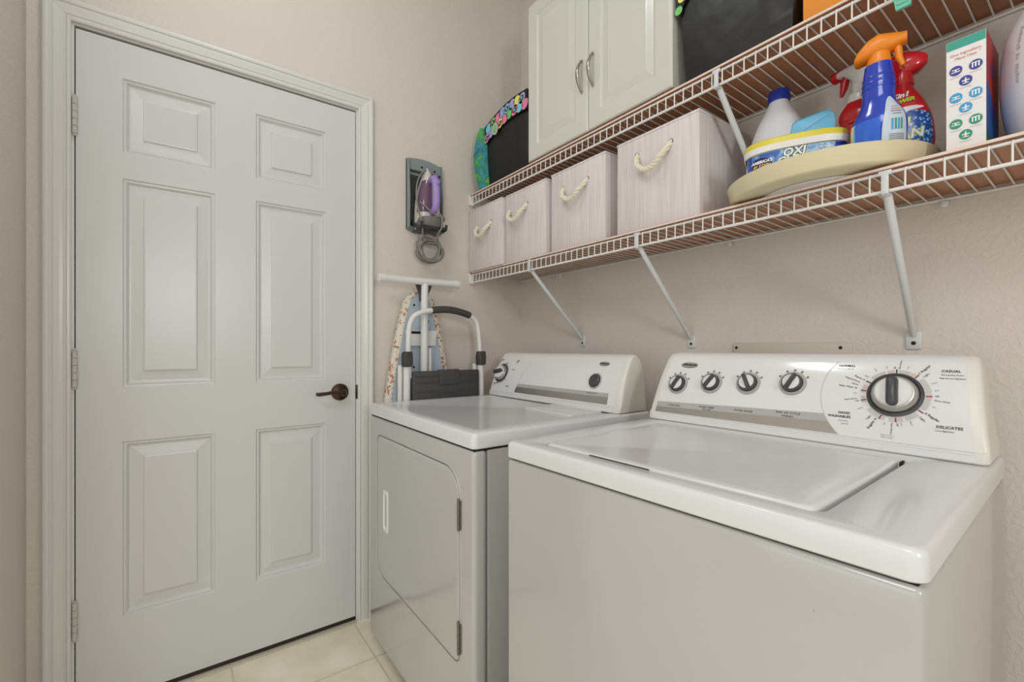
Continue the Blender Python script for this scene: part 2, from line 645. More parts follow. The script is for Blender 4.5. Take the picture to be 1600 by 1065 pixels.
mb.box(wx0, wx1, REAR_Y - 0.1, REAR_Y, wz1, CEIL_Z)
struct(mb.build('wall_front', 'wall'))
mb = MB()
for (x0, x1, z0, z1) in ((wx0, wx1, wz0, wz0 + 0.04), (wx0, wx1, wz1 - 0.04, wz1), (wx0, wx0 + 0.04, wz0 + 0.04, wz1 - 0.04),
                         (wx1 - 0.04, wx1, wz0 + 0.04, wz1 - 0.04)):
    mb.box(x0, x1, REAR_Y - 0.08, REAR_Y - 0.06, z0, z1)
struct(mb.build('window_1', 'trim'))  # unseen frame, added to surround the rear fill lamp

# door casing: mitred moulding around the opening
cas = [(0.0, 0.0), (0.0, -0.010), (0.003, -0.0125), (0.008, -0.0130), (0.011, -0.0095), (0.014, -0.0095), (0.017, -0.0125), (0.024, -0.0135), (0.036, -0.0165), (0.040, -0.0150), (0.043, -0.0150), (0.046, -0.0185), (0.052, -0.0200), (0.057, -0.0190), (0.060, -0.0160), (0.060, 0.0)]
mb = MB()
ci = 0.009                                             # reveal between jamb edge and casing
loops = []
for (px, pz, sx, sz) in ((DL - ci, 0.0, -1, 0), (DL - ci, DT + ci, -1, 1), (DR + ci, DT + ci, 1, 1), (DR + ci, 0.0, 1, 0)):
    loops.append([(px + sx * a, y, pz + sz * a) for a, y in cas])
mb.loft(loops)
struct(mb.build('trim_1', 'trim', angle=4))
# jamb with its stop
mb = MB()
for x0, x1 in ((DL - J, DL - 0.003), (DR + 0.003, DR + J)):
    mb.box(x0, x1, 0.0, 0.12, 0, DT + J)
mb.box(DL - 0.003, DR + 0.003, 0.0, 0.12, DT + 0.003, DT + J)
mb.box(DL - 0.003, DL + 0.012, 0.040, 0.12, 0.02, DT)
mb.box(DR - 0.012, DR + 0.003, 0.040, 0.12, 0.02, DT)
mb.box(DL + 0.012, DR - 0.012, 0.040, 0.12, DT - 0.012, DT + 0.003)
struct(mb.build('trim_2', 'trim'))
# threshold under the door
mb = MB()
mb.box(DL - 0.003, DR + 0.003, -0.018, 0.004, 0.0, 0.005, bev=0.0015, mi=0)
mb.box(DL - 0.003, DR + 0.003, 0.004, 0.118, 0.0, 0.006, mi=1)
struct(mb.build('trim_3', ['threshold', 'dark_sweep']))
# closing boards behind the doorway
mb = MB()
mb.box(DL - J, DR + J, 0.121, 0.135, 0.0, DT + J)
struct(mb.build('wall_beyond', 'black'))
# baseboards
mb = MB()
mb.box(DR + ci + 0.061, -0.012, -0.012, 0.0, 0.0, 0.08, bev=0.003)
struct(mb.build('baseboard_back', 'trim'))
mb = MB()
mb.box(-0.012, 0.0, REAR_Y, -0.0, 0.0, 0.08, bev=0.003)
struct(mb.build('baseboard_right', 'trim'))
mb = MB()
mb.box(LEFT_X, LEFT_X + 0.012, LEFT_END, 0.0, 0.0, 0.08, bev=0.003)
struct(mb.build('baseboard_left', 'trim'))

# six-panel door slab
cols = [(-1.557, -1.3157), (-1.1941, -0.9553)]
rows = [(0.267, 0.8101), (0.9784, 1.6279), (1.712, 1.9384)]
rows = [(0.267, 0.8101), (0.9784, 1.6279), (1.708, 1.9384)]
prof = [(0.0, 0.0), (0.003, 0.0045), (0.007, 0.0050), (0.0095, 0.0035), (0.015, 0.0110), (0.020, 0.0115), (0.050, 0.0075), (0.0515, 0.0030), (0.055, 0.0022)]
mb = MB()
xs = sorted([DL, DR] + [c for p in cols for c in p])
DS = DT - 0.005                                        # slab top, clear of the head jamb
zs = sorted([DB, DS] + [c for p in rows for c in p])
for i in range(len(xs) - 1):
    for j in range(len(zs) - 1):
        if (xs[i], xs[i + 1]) in cols and (zs[j], zs[j + 1]) in rows:
            x0, x1, z0, z1 = xs[i], xs[i + 1], zs[j], zs[j + 1]
            mb.loft([[(x0 + a, d, z0 + a), (x1 - a, d, z0 + a), (x1 - a, d, z1 - a), (x0 + a, d, z1 - a)] for a, d in prof], cap0=False)
        else:
            mb.add([(xs[i], 0, zs[j]), (xs[i + 1], 0, zs[j]), (xs[i + 1], 0, zs[j + 1]), (xs[i], 0, zs[j + 1])], [(0, 1, 2, 3)])
for a, b in (((DL, DB), (DR, DB)), ((DR, DB), (DR, DS)), ((DR, DS), (DL, DS)), ((DL, DS), (DL, DB))):
    mb.add([(a[0], 0, a[1]), (b[0], 0, b[1]), (b[0], 0.036, b[1]), (a[0], 0.036, a[1])], [(0, 1, 2, 3)])
mb.add([(DL, 0.036, DB), (DR, 0.036, DB), (DR, 0.036, DS), (DL, 0.036, DS)], [(0, 1, 2, 3)])
bm_door = mb
door = struct(mb.build('door_1', 'door', angle=1))
# merge the coincident vertices so the normals stay consistent
bm = bmesh.new()
bm.from_mesh(door.data)
bmesh.ops.remove_doubles(bm, verts=bm.verts, dist=0.00005)
bmesh.ops.recalc_face_normals(bm, faces=bm.faces)
bm.to_mesh(door.data)
bm.free()
door.data.polygons.foreach_set('use_smooth', [False] * len(door.data.polygons))

mb = MB()
mb.box(DL + 0.002, DR - 0.002, 0.004, 0.03, 0.0065, DB - 0.001)
mb.build('door_sweep', 'dark_sweep', door)
for zc in (1.789, 1.039, 0.294):
    mb = MB()
    x, y = DL - 0.0015, -0.0065
    for k in range(5):
        z0 = zc - 0.054 + k * 0.0218
        mb.lathe([(0.0055, 0), (0.0062, 0.0008), (0.0062, 0.020), (0.0055, 0.0208)], 14, (x, y, z0))
    mb.lathe([(0.003, 0), (0.0045, 0.002), (0.0045, 0.006)], 12, (x, y, zc - 0.061))
    mb.lathe([(0.0045, 0), (0.0045, 0.004), (0.002, 0.006)], 12, (x, y, zc + 0.055))
    mb.box(DL + 0.001, DL + 0.006, -0.003, 0.0005, zc - 0.034, zc - 0.031)
    mb.box(DL + 0.001, DL + 0.006, -0.003, 0.0005, zc + 0.010, zc + 0.013)
    mb.build('hinge', 'hinge', door)
# lever handle
hx, hz = -0.903, 0.927
h = MB()
h.T = frame_T((hx, 0, hz), (1, 0, 0), (0, 0, 1), (0, -1, 0))
h.lathe([(0.033, 0.0), (0.0335, 0.004), (0.031, 0.009), (0.022, 0.013), (0.013, 0.016), (0.011, 0.026), (0.011, 0.044), (0.013, 0.050), (0.010, 0.056), (0.004, 0.058)], 36)
hd = h.build('door_handle', 'bronze', door)
h = MB()
pts = [(hx + 0.006, -0.050, hz + 0.001), (hx - 0.015, -0.053, hz + 0.004), (hx - 0.04, -0.054, hz + 0.004), (hx - 0.065, -0.054, hz + 0.001), (hx - 0.088, -0.053, hz - 0.001), (hx - 0.100, -0.052, hz + 0.001)]
h.tube(pts, [0.009, 0.0085, 0.007, 0.0065, 0.0075, 0.006], 14)
h.build('lever', 'bronze', hd)
mb = MB()
mb.box(DR + 0.0028, DR + 0.0085, -0.0012, 0.02, 0.895, 0.952, bev=0.001)
mb.build('strike_plate', 'bronze', door)


# ------------------------------------------------------------------ laundry machines
class Console:
    """control console running along local +y, its face sloping up and back along +x"""

    def __init__(self, u0, z0, v0, v1, k=0.022):
        self.u0, self.z0, self.v0, self.v1, self.k = u0, z0, v0, v1, k
        A, B, C = Vector((0.002, 0.021)), Vector((0.0215, 0.105)), Vector((0.066, 0.170))
        self.face = []
        for i in range(25):
            t = i / 24
            self.face.append(A * (1 - t) ** 2 + B * 2 * t * (1 - t) + C * t * t)
        self.Lf = sum((self.face[i + 1] - self.face[i]).length for i in range(24))
        self.face += [Vector(q) for q in ((0.071, 0.1755), (0.0745, 0.1786), (0.078, 0.181), (0.083, 0.1832), (0.088, 0.1845))]
        self.len = [0]
        for i in range(len(self.face) - 1):
            self.len.append(self.len[-1] + (self.face[i + 1] - self.face[i]).length)
        self.L = self.len[-1]

    def at(self, s):
        s = max(0, min(self.L - 1e-6, s))
        i = 0
        while self.len[i + 1] < s:
            i += 1
        t = (s - self.len[i]) / (self.len[i + 1] - self.len[i])
        p = self.face[i].lerp(self.face[i + 1], t)
        d = (self.face[i + 1] - self.face[i]).normalized()
        return p, d

    def pt(self, v, s, off=0.0):
        p, d = self.at(s)
        return (self.u0 + p.x - d.y * off, v, self.z0 + p.y + d.x * off)

    def flat(self, v, s, off):
        """map (a, b) around a centre: a to the viewer's right, b up the face"""
        return lambda a, b: self.pt(v - a, s + b, off)

    def T(self, v, s):
        p, d = self.at(s)
        return frame_T((self.u0 + p.x, v, self.z0 + p.y), (0, -1, 0), (d.x, 0, d.y), (-d.y, 0, d.x))

    def shell(self):
        pr = [(0.0, 0.0), (-0.003, 0.003), (-0.003, 0.015), (-0.001, 0.017), (-0.001, 0.019)]
        pr += [(p.x, p.y) for p in self.face]
        pr += [(0.098, 0.1835), (0.110, 0.176), (0.120, 0.160), (0.127, 0.135), (0.132, 0.09), (0.134, 0.04), (0.134, 0.0)]
        c = (0.07, 0.06)
        mb = MB()

        def loop(v, inset, sgn):
            out = []
            for x, z in pr:
                dx, dz = x - c[0], z - c[1]
                l = math.hypot(dx, dz)
                q = max(0, 1 - inset / l)
                zz = max(c[1] + dz * q, 0.0)
                out.append((self.u0 + c[0] + dx * q, v + sgn * self.k * zz / 0.185, self.z0 + zz))
            return out
        w = self.v1 - self.v0
        L = []
        for dv, ins in ((0.0, 0.010), (0.001, 0.006), (0.004, 0.002), (0.009, 0.0)):
            L.append(loop(self.v0 + dv, ins, 1))
        for dv, ins in ((0.009, 0.0), (0.004, 0.002), (0.001, 0.006), (0.0, 0.010)):
            L.append(loop(self.v1 - dv, ins, -1))
        mb.loft(L)
        return mb

    def sheet(self, mb, va, vb, s0, s1, off, mi=0, nu=2, ns=14):
        """thin sheet lying on the face; va, vb may be functions of s"""
        fa = va if callable(va) else (lambda s: va)
        fb = vb if callable(vb) else (lambda s: vb)
        for j in range(ns):
            sa, sb = s0 + (s1 - s0) * j / ns, s0 + (s1 - s0) * (j + 1) / ns
            for i in range(nu):
                q = []
                for s, t in ((sa, i), (sa, i + 1), (sb, i + 1), (sb, i)):
                    v = fa(s) + (fb(s) - fa(s)) * t / nu
                    q.append(self.pt(v, s, off))
                mb.add(q, [(0, 1, 2, 3)], mi)

    def wrap(self, mb, inset0, inset1, pts, mi=0, off=0.0006):
        for i in range(len(pts) - 1):
            (x0, z0), (x1, z1) = pts[i], pts[i + 1]
            l = math.hypot(x1 - x0, z1 - z0)
            nx, nz_ = -(z1 - z0) / l * off, (x1 - x0) / l * off
            q = []
            for x, z, e in ((x0, z0, 0), (x0, z0, 1), (x1, z1, 1), (x1, z1, 0)):
                kk = self.k * z / 0.185
                v = self.v0 + inset0 + kk if e == 0 else self.v1 - inset1 - kk
                q.append((self.u0 + x + nx, v, self.z0 + z + nz_))
            mb.add(q, [(0, 1, 2, 3)], mi)

    def z_of(self, s):
        return self.at(s)[0].y


def knob(console, parent, v, s, r, grip_rot, name='knob', big=False):
    T = console.T(v, s)
    k = MB()
    k.T = T
    if big:
        k.lathe([(r, 0.0008), (r, 0.004), (r * 0.90, 0.006), (r * 0.86, 0.004), (r * 0.86, 0.0008)], 48, mi=0)
        k.lathe([(r * 0.83, 0.0008), (r * 0.82, 0.010), (r * 0.72, 0.0155), (r * 0.66, 0.016)], 48, mi=1)
        k.lathe([(r * 0.67, 0.0155), (r * 0.66, 0.020), (r * 0.60, 0.0225), (r * 0.2, 0.0235)], 48, mi=2)
    else:
        k.lathe([(r, 0.0006), (r * 0.98, 0.003), (r * 0.79, 0.0035), (r * 0.79, 0.0006)], 40, mi=3)
        k.lathe([(r * 0.76, 0.0006), (r * 0.74, 0.010), (r * 0.70, 0.012), (r * 0.62, 0.0125)], 40, mi=0)
        k.lathe([(r * 0.62, 0.0115), (r * 0.60, 0.0140), (r * 0.2, 0.0150)], 40, mi=2)
    o = k.build(name, ['dark_grey', 'silver', 'white_plastic', 'ring_grey'], parent)
    g = MB()
    c, sn = math.cos(grip_rot), math.sin(grip_rot)
    base = T

    def RT(p):
        return base((p[0] * c - p[1] * sn, p[0] * sn + p[1] * c, p[2]))
    g.T = RT
    L0, w, h0, h1 = (r * 0.66, r * 0.19, 0.022, 0.036) if big else (r * 0.72, r * 0.155, 0.011, 0.024)
    prof = []
    for (l, ww, hh) in ((1.0, 1.15, 0.0), (1.0, 1.1, 0.5), (0.95, 0.85, 0.85), (0.82, 0.55, 1.0)):
        poly = rrect(2 * ww * w, 2 * l * L0, ww * w * 0.85, 4)
        prof.append([(x, y, h0 - 0.002 + (h1 - h0) * hh) for x, y in poly])
    g.loft(prof)
    g.build('grip', 'dark_grey', o)
    return o


def ring_marks(mb, fn, r0, r1, a0, a1, mi, n=6):
    for i in range(n):
        t0, t1 = a0 + (a1 - a0) * i / n, a0 + (a1 - a0) * (i + 1) / n
        mb.add([fn(r0 * math.cos(t0), r0 * math.sin(t0)), fn(r1 * math.cos(t0), r1 * math.sin(t0)),
                fn(r1 * math.cos(t1), r1 * math.sin(t1)), fn(r0 * math.cos(t1), r0 * math.sin(t1))], [(0, 1, 2, 3)], mi)


def oval_badge(con, parent, v, s, rx, ry):
    b = MB()
    b.T = con.T(v, s)
    b.lathe([(1, 0.0006), (1, 0.0022), (0.93, 0.003)], 40, mi=0, sx=rx, sy=ry)
    b.lathe([(0.88, 0.0024), (0.87, 0.0032)], 40, mi=1, sx=rx, sy=ry)
    fn = con.flat(v, s, 0.0042)
    b.T = None
    put_text(b, 'Whirlpool', ry * 1.05, fn, 0, 0, bold=0.0003, shear=0.2, mi=2)
    b.build('badge', ['ink_grey', 'silver', 'ink'], parent)


R = math.radians
# ---- washer
WW, WD = 0.679, 0.637
washer = thing('washing_machine', 'white top-loading washer with a wide lid and five-knob control console', 'washing machine',
               (-0.8244, -1.7328, 0), R(1.7558))
mb = MB()
mb.box(0.0, WD, 0.0, WW, 0.022, 0.8638, bev=0.010, seg=3)
for (cv, cz, cr) in ((0.640, 0.790, 0.0012), (0.615, 0.806, 0.0008), (0.096, 0.800, 0.0011), (0.300, 0.815, 0.0007)):
    mb.add([(-0.0004, cv + cr * math.cos(2 * PI * q / 9), cz + cr * 1.5 * math.sin(2 * PI * q / 9)) for q in range(9)], [tuple(range(9))], 1)
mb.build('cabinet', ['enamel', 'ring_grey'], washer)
mb = MB()
mb.box(0.006, WD - 0.006, 0.006, WW - 0.006, 0.8630, 0.8675)  # black filler standing in for the shade under the top
mb.build('seam_gasket', 'black', washer)
for fu in (0.05, WD - 0.05):
    for fv in (0.05, WW - 0.05):
        f = MB()
        f.lathe([(0.022, 0), (0.024, 0.004), (0.014, 0.012), (0.012, 0.03)], 16, (fu, fv, 0))
        f.build('foot', 'black', washer)
ZT = 0.902
lu0, lu1, lv0, lv1 = 0.040, 0.450, 0.103, 0.608
lcx, lcy, lw, lh = (lu0 + lu1) / 2, (lv0 + lv1) / 2, lu1 - lu0, lv1 - lv0


def rr3(w, h, r, cx, cy, z, n=6):
    return [(x, y, z) for x, y in rrect(w, h, r, n, cx, cy)]


tcx, tcy, tw, th = WD / 2 - 0.001, WW / 2, WD + 0.004, WW + 0.003
mb = MB()
mb.loft([rr3(tw - 0.006, th - 0.006, 0.014, tcx, tcy, 0.8665), rr3(tw, th, 0.016, tcx, tcy, 0.869), rr3(tw, th, 0.016, tcx, tcy, ZT - 0.009),
         rr3(tw - 0.002, th - 0.002, 0.016, tcx, tcy, ZT - 0.005), rr3(tw - 0.006, th - 0.006, 0.015, tcx, tcy, ZT - 0.0018), rr3(tw - 0.013, th - 0.013, 0.014, tcx, tcy, ZT),
         rr3(lw + 0.008, lh + 0.008, 0.02, lcx, lcy, ZT), rr3(lw + 0.003, lh + 0.003, 0.018, lcx, lcy, ZT - 0.003),
         rr3(lw + 0.002, lh + 0.002, 0.018, lcx, lcy, ZT - 0.020)], cap0=True, cap1=True)
mb.build('top_deck', 'enamel_top', washer, angle=50)
mb = MB()
lcy += 0.0025
lh -= 0.006
lo = [rr3(lw - 0.006, lh - 0.006, 0.016, lcx, lcy, ZT - 0.018), rr3(lw - 0.004, lh - 0.004, 0.017, lcx, lcy, ZT - 0.004),
      rr3(lw - 0.008, lh - 0.008, 0.016, lcx, lcy, ZT + 0.0005), rr3(lw - 0.018, lh - 0.018, 0.014, lcx, lcy, ZT + 0.0022),
      rr3(lw - 0.045, lh - 0.060, 0.012, lcx, lcy, ZT + 0.0022), rr3(lw - 0.055, lh - 0.075, 0.012, lcx, lcy, ZT + 0.0008)]
mb.loft(lo)
lid = mb.build('lid', 'enamel_top', washer, angle=50)
for hv in (lv0 + 0.0005, lv1 - 0.0055):
    h = MB()
    for q in range(3):
        h.box(lu1 - 0.022 + q * 0.008, lu1 - 0.0175 + q * 0.008, hv + 0.0005, hv + 0.0045, ZT - 0.008, ZT + 0.0002, bev=0.0006)
    h.build('lid_hinge', 'black', lid)
mb = MB()
mb.box(lu0 - 0.0015, lu0 + 0.003, lcy - 0.01, lcy + 0.12, ZT - 0.004, ZT + 0.0008, bev=0.0015)  # solid dark block drawn for the shade inside the lid recess
mb.build('finger_notch', 'dark_grey', lid)

con = Console(0.503, ZT + 0.001, 0.003, WW - 0.003, 0.022)
cbody = con.shell().build('console', 'console', washer, angle=32)
F = MB()
fa = lambda s: 0.021 + con.k * con.z_of(s) / 0.185
fb = lambda s: WW - 0.021 - con.k * con.z_of(s) / 0.185
con.sheet(F, fa, fb, 0.0, con.L - 0.0005, 0.0006, 0, nu=24, ns=30)
con.wrap(F, 0.018, 0.018, [(-0.003, 0.003), (-0.003, 0.015), (-0.001, 0.017), (-0.001, 0.019), (0.002, 0.021)])
dialV, dialS = 0.136, 0.091
arcR = 0.123


def arc_v(s):
    d = arcR ** 2 - (s - dialS) ** 2 * 1.0
    return dialV + math.sqrt(max(d, 0.0001))


# printed bands that stop at the arc around the timer


def band(c, mb, v_right, v_left, lo_l, hi_l, lo_r, hi_r, mi, off=0.0010, nu=30, ns=4):
    for i in range(nu):
        for j in range(ns):
            q = []
            for a, b in ((i, j), (i + 1, j), (i + 1, j + 1), (i, j + 1)):
                t, w_ = a / nu, b / ns
                lo, hi = lo_r + (lo_l - lo_r) * t, hi_r + (hi_l - hi_r) * t
                s_ = lo + (hi - lo) * w_
                vr, vl = v_right(s_), v_left(s_)
                q.append(c.pt(vr + (vl - vr) * t, s_, off))
            mb.add(q, [(0, 1, 2, 3)], mi)


band(con, F, lambda q: arc_v(q) + 0.001, lambda q: fb(q) - 0.001, 0.0155, 0.0300, 0.0250, 0.0410, 1)
band(con, F, lambda q: arc_v(q) + 0.001, lambda q: fb(q) - 0.001, 0.0010, 0.0155, 0.0010, 0.0250, 2)
for i in range(40):                                   # fine arc line
    s0, s1 = 0.002 + (con.Lf - 0.004) * i / 40, 0.002 + (con.Lf - 0.004) * (i + 1) / 40
    F.add([con.pt(arc_v(s0), s0, 0.0012), con.pt(arc_v(s0) + 0.0012, s0, 0.0012), con.pt(arc_v(s1) + 0.0012, s1, 0.0012), con.pt(arc_v(s1), s1, 0.0012)], [(0, 1, 2, 3)], 3)
T_ = MB()
fn0 = lambda v, s: con.flat(v, s, 0.0016)
for v, sc_, txt, sz in ((0.600, 0.0225, 'LOAD SIZE', 0.0058), (0.507, 0.0262, 'WASH TEMP', 0.0058), (0.507, 0.0206, 'RINSE TEMP', 0.0034), (0.415, 0.0275, 'EXTRA RINSE', 0.0058),
                        (0.318, 0.0335, 'END OF CYCLE', 0.0058), (0.318, 0.0262, 'SIGNAL', 0.0058)):
    put_text(T_, txt, sz, fn0(v, sc_), bold=0.0001, spacing=1.3)
fD = fn0(dialV, dialS)
for txt, a, b, sz, bo in (('NORMAL', -0.085, 0.060, 0.0085, 0.0004), ('High & Low Agitation', -0.087, 0.053, 0.0042, 0), ('CASUAL', 0.076, 0.054, 0.0085, 0.0004),
                          ('Permanent Press', 0.078, 0.046, 0.0052, 0.0001), ('High & Low Agitation', 0.079, 0.039, 0.0048, 0.0001),
                          ('DELICATES', 0.080, -0.0545, 0.0085, 0.0004), ('Low Agitation', 0.074, -0.0615, 0.005, 0.0001),
                          ('HAND', -0.078, -0.045, 0.0085, 0.0004), ('WASHABLES', -0.086, -0.053, 0.0085, 0.0004), ('Intermittent', -0.078, -0.061, 0.0042, 0),
                          ('Agitation', -0.075, -0.067, 0.0042, 0)):
    put_text(T_, txt, sz * 0.80, fD, a, b, bold=bo * 0.4, spacing=1.06)
# wording around the timer dial
for txt, ang, r0, sz, mi, bo in (('7 Regular', 55, 0.056, 0.0075, 0, 0.0003), ('Light', 46, 0.056, 0.0065, 0, 0.0001), ('Rinse', 27, 0.058, 0.0048, 1, 0),
                                 ('Spin', 13, 0.058, 0.0048, 1, 0), ('Off', 2, 0.058, 0.0050, 0, 0.0002), ('Extra Rinse', -6, 0.058, 0.0055, 0, 0.0001),
                                 ('Spin', -18, 0.058, 0.0045, 1, 0), ('6 Regular', -34, 0.056, 0.0075, 0, 0.0003), ('Light', -45, 0.056, 0.0065, 0, 0.0001),
                                 ('Rinse', -62, 0.056, 0.0048, 1, 0), ('Spin', -76, 0.056, 0.0045, 1, 0), ('Off', -82, 0.056, 0.0050, 0, 0.0002),
                                 ('Extra Rinse', -90, 0.056, 0.0055, 0, 0.0001), ('Spin', -101, 0.056, 0.0045, 1, 0), ('Regular 6', -117, 0.056, 0.0075, 0, 0.0003),
                                 ('Light', -127, 0.056, 0.0065, 0, 0.0001), ('Rinse', -148, 0.056, 0.0048, 1, 0), ('Off', -163, 0.058, 0.0050, 0, 0.0002),
                                 ('Extra Rinse', -168, 0.060, 0.0055, 0, 0.0001), ('Spin', -179, 0.060, 0.0045, 1, 0), ('Super Wash 16', 171, 0.062, 0.0062, 0, 0.0002),
                                 ('Heavy', 164, 0.062, 0.0058, 0, 0.0001), ('Regular/Heavy', 158, 0.062, 0.0058, 0, 0.0001), ('Regular 8', 151, 0.058, 0.0062, 0, 0.0001),
                                 ('Light', 142, 0.056, 0.0055, 1, 0), ('Rinse', 124, 0.058, 0.0048, 1, 0), ('Spin', 107, 0.058, 0.0045, 1, 0),
                                 ('Off', 95, 0.056, 0.0045, 0, 0.0002), ('Extra Rinse', 88, 0.056, 0.0052, 0, 0.0001), ('Spin', 76, 0.058, 0.0045, 1, 0)):
    t = R(ang)
    left = abs(ang) > 100
    rot = t + PI if left else t
    put_text(T_, txt, sz * 0.80, fD, r0 * math.cos(t), r0 * math.sin(t), rot, mi, 'RIGHT' if left else 'LEFT', bo * 0.3, 1.05)
put_text(T_, 'Push To Start', 0.0036, fD, -0.006, -0.080, mi=1)
put_text(T_, 'Pull To Stop', 0.0036, fD, -0.006, -0.0845, mi=1)
fD2 = con.flat(dialV, dialS, 0.0013)
for a0, a1, mi in ((72, 88, 2), (58, 71, 3), (10, 44, 2), (-8, 8, 3), (-30, -10, 2), (-66, -44, 2), (-96, -72, 3), (-140, -104, 2), (-172, -158, 3), (160, 178, 3), (112, 140, 2), (96, 108, 3)):
    ring_marks(T_, fD2, 0.0465, 0.0535, R(a0), R(a1), {2: 3, 3: 4}[mi])
for ang, mi in ((92, 0), (54, 2), (1, 2), (-36, 2), (-84, 2), (-112, 2), (-163, 2), (174, 2), (151, 0)):
    ring_marks(T_, con.flat(dialV, dialS, 0.0018), 0.0455, 0.0545, R(ang - 1.2), R(ang + 1.2), mi, 1)
for v, ks, g in ((0.600, 0.083, -0.45), (0.507, 0.092, -0.5), (0.415, 0.097, 0.5), (0.318, 0.103, -0.4)):
    knob(con, cbody, v, ks, 0.0285, g)
    fk = con.flat(v, ks, 0.0014)
    for ang in (30, 62, 90, 118, 150):
        ring_marks(T_, fk, 0.030, 0.035, R(ang - 4), R(ang + 4), 1, 2)
F.merge(T_, 4)
F.build('fascia', ['fascia', 'band_grey', 'steel_band', 'ink_pale', 'ink', 'ink_grey', 'ink_red', 'ink_pale', 'ink_pink'], cbody, flip=False, weld=True)
knob(con, cbody, dialV, dialS, 0.0440, 0.08, 'timer_dial', True)
oval_badge(con, cbody, 0.580, con.Lf - 0.023, 0.0235, 0.0085)

# ---- dryer
DW, DD = 0.752, 0.68
ZD = 0.894
dryer = thing('clothes_dryer', 'white front-loading dryer with hinged door and one-dial console next to the washer', 'dryer',
              (-0.8433, -0.9132, 0), R(-0.3511))
mb = MB()
mb.box(0.0435, DD, 0.0015, DW - 0.0015, 0.040, 0.849, bev=0.003)
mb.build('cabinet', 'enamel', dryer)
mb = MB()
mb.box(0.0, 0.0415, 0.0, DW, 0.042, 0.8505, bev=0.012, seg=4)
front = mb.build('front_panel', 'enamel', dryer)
mb = MB()
mb.box(0.05, DD - 0.02, 0.03, DW - 0.03, 0.0, 0.040)
mb.build('base', 'black', dryer)
mb = MB()
mb.box(0.006, DD - 0.006, 0.006, DW - 0.006, 0.8480, 0.8555)  # black sheet drawn as the shaded gap below the dryer top
mb.build('seam_gasket', 'black', dryer)
# door on the front panel
dv0, dv1, dz0, dz1 = 0.066, 0.664, 0.300, 0.790
vc, zc, dw, dh = (dv0 + dv1) / 2, (dz0 + dz1) / 2, dv1 - dv0, dz1 - dz0
# seen from the room, local +y is to the left: outline corners are given for the viewer
def door_loop(ins, u):
    pts = rrect(dw - 2 * ins, dh - 2 * ins, tuple(max(0.004, q - ins) for q in (0.065, 0.030, 0.075, 0.030)), 8)
    return [(u, vc - x, zc + y) for x, y in pts]
mb = MB()
mb.loft([door_loop(-0.0070, 0.0005), door_loop(-0.0066, -0.0012), door_loop(-0.0046, -0.0026), door_loop(-0.0030, -0.0012), door_loop(-0.0030, 0.0005)], cap0=False, cap1=False)
mb.build('door_surround', 'enamel', front)
mb = MB()
mb.loft([door_loop(-0.0029, -0.0004), door_loop(0.0009, -0.0004)], cap0=False, cap1=False)  # grey strip painted in for the shaded gap around the door
mb.build('door_seal', 'ink_grey', front)
mb = MB()
mb.loft([door_loop(0.001, 0.001), door_loop(0.001, -0.0010), door_loop(0.004, -0.0028), door_loop(0.012, -0.0032), door_loop(0.05, -0.0032)])
ddoor = mb.build('door', 'enamel', dryer, angle=50)
# recessed pull
pv, pz = vc - (-(0.574 - vc)), 0.540
pv = 0.574
mb = MB()
def pull_loop(w, h, r, u):
    return [(u, pv - x, pz + y) for x, y in rrect(w, h, r, 5)]
mb.loft([pull_loop(0.044, 0.142, 0.008, -0.003), pull_loop(0.044, 0.142, 0.008, -0.0058), pull_loop(0.039, 0.136, 0.007, -0.0075), pull_loop(0.029, 0.120, 0.006, -0.0072),
         pull_loop(0.025, 0.114, 0.005, -0.0034)])
pull = mb.build('pull_handle', 'white_plastic', ddoor)
mb = MB()
mb.loft([pull_loop(0.020, 0.106, 0.004, -0.0034), pull_loop(0.020, 0.106, 0.004, -0.0040)])
mb.build('pull_recess', 'band_grey', pull)
for z0, z1 in ((0.640, 0.722), (0.328, 0.412)):
    h = MB()
    n = 5
    for q in range(n):
        a = z0 + (z1 - z0) * q / n
        b = z0 + (z1 - z0) * (q + 1) / n - 0.0008
        h.lathe([(0.0038, a), (0.0042, a + 0.001), (0.0042, b - 0.001), (0.0038, b)], 12, (-0.0045, dv0 - 0.001, 0))
    h.box(-0.0040, -0.0022, dv0 - 0.010, dv0 + 0.006, z0 + 0.004, z1 - 0.004)
    h.build('hinge', 'hinge_dark', ddoor)
# top with a shallow recessed field
tcx, tcy, tw, th = DD / 2 - 0.001, DW / 2, DD + 0.002, DW + 0.003
mb = MB()
mb.loft([rr3(tw - 0.006, th - 0.006, 0.014, tcx, tcy, 0.8545), rr3(tw, th, 0.016, tcx, tcy, 0.857), rr3(tw, th, 0.016, tcx, tcy, ZD - 0.009),
         rr3(tw - 0.002, th - 0.002, 0.016, tcx, tcy, ZD - 0.005), rr3(tw - 0.006, th - 0.006, 0.015, tcx, tcy, ZD - 0.0018), rr3(tw - 0.013, th - 0.013, 0.014, tcx, tcy, ZD),
         rr3(tw - 0.10, th - 0.10, 0.012, tcx - 0.006, tcy, ZD), rr3(tw - 0.112, th - 0.112, 0.011, tcx - 0.006, tcy, ZD - 0.002)])
mb.build('top_deck', 'enamel_top', dryer, angle=50)
mb = MB()
lw2, lh2 = 0.150, 0.230
mb.loft([rr3(lw2, lh2, 0.012, 0.463, 0.195, ZD - 0.0025), rr3(lw2, lh2, 0.012, 0.463, 0.195, ZD + 0.002), rr3(lw2 - 0.008, lh2 - 0.008, 0.010, 0.463, 0.195, ZD + 0.0042)])
mb.build('lint_screen_lid', 'enamel_top', dryer, angle=50)
dcon = Console(0.5315, ZD + 0.001, 0.003, DW - 0.003, 0.013)
dbody = dcon.shell().build('console', 'console', dryer, angle=32)
F = MB()
fa = lambda s: 0.024 + dcon.k * dcon.z_of(s) / 0.185
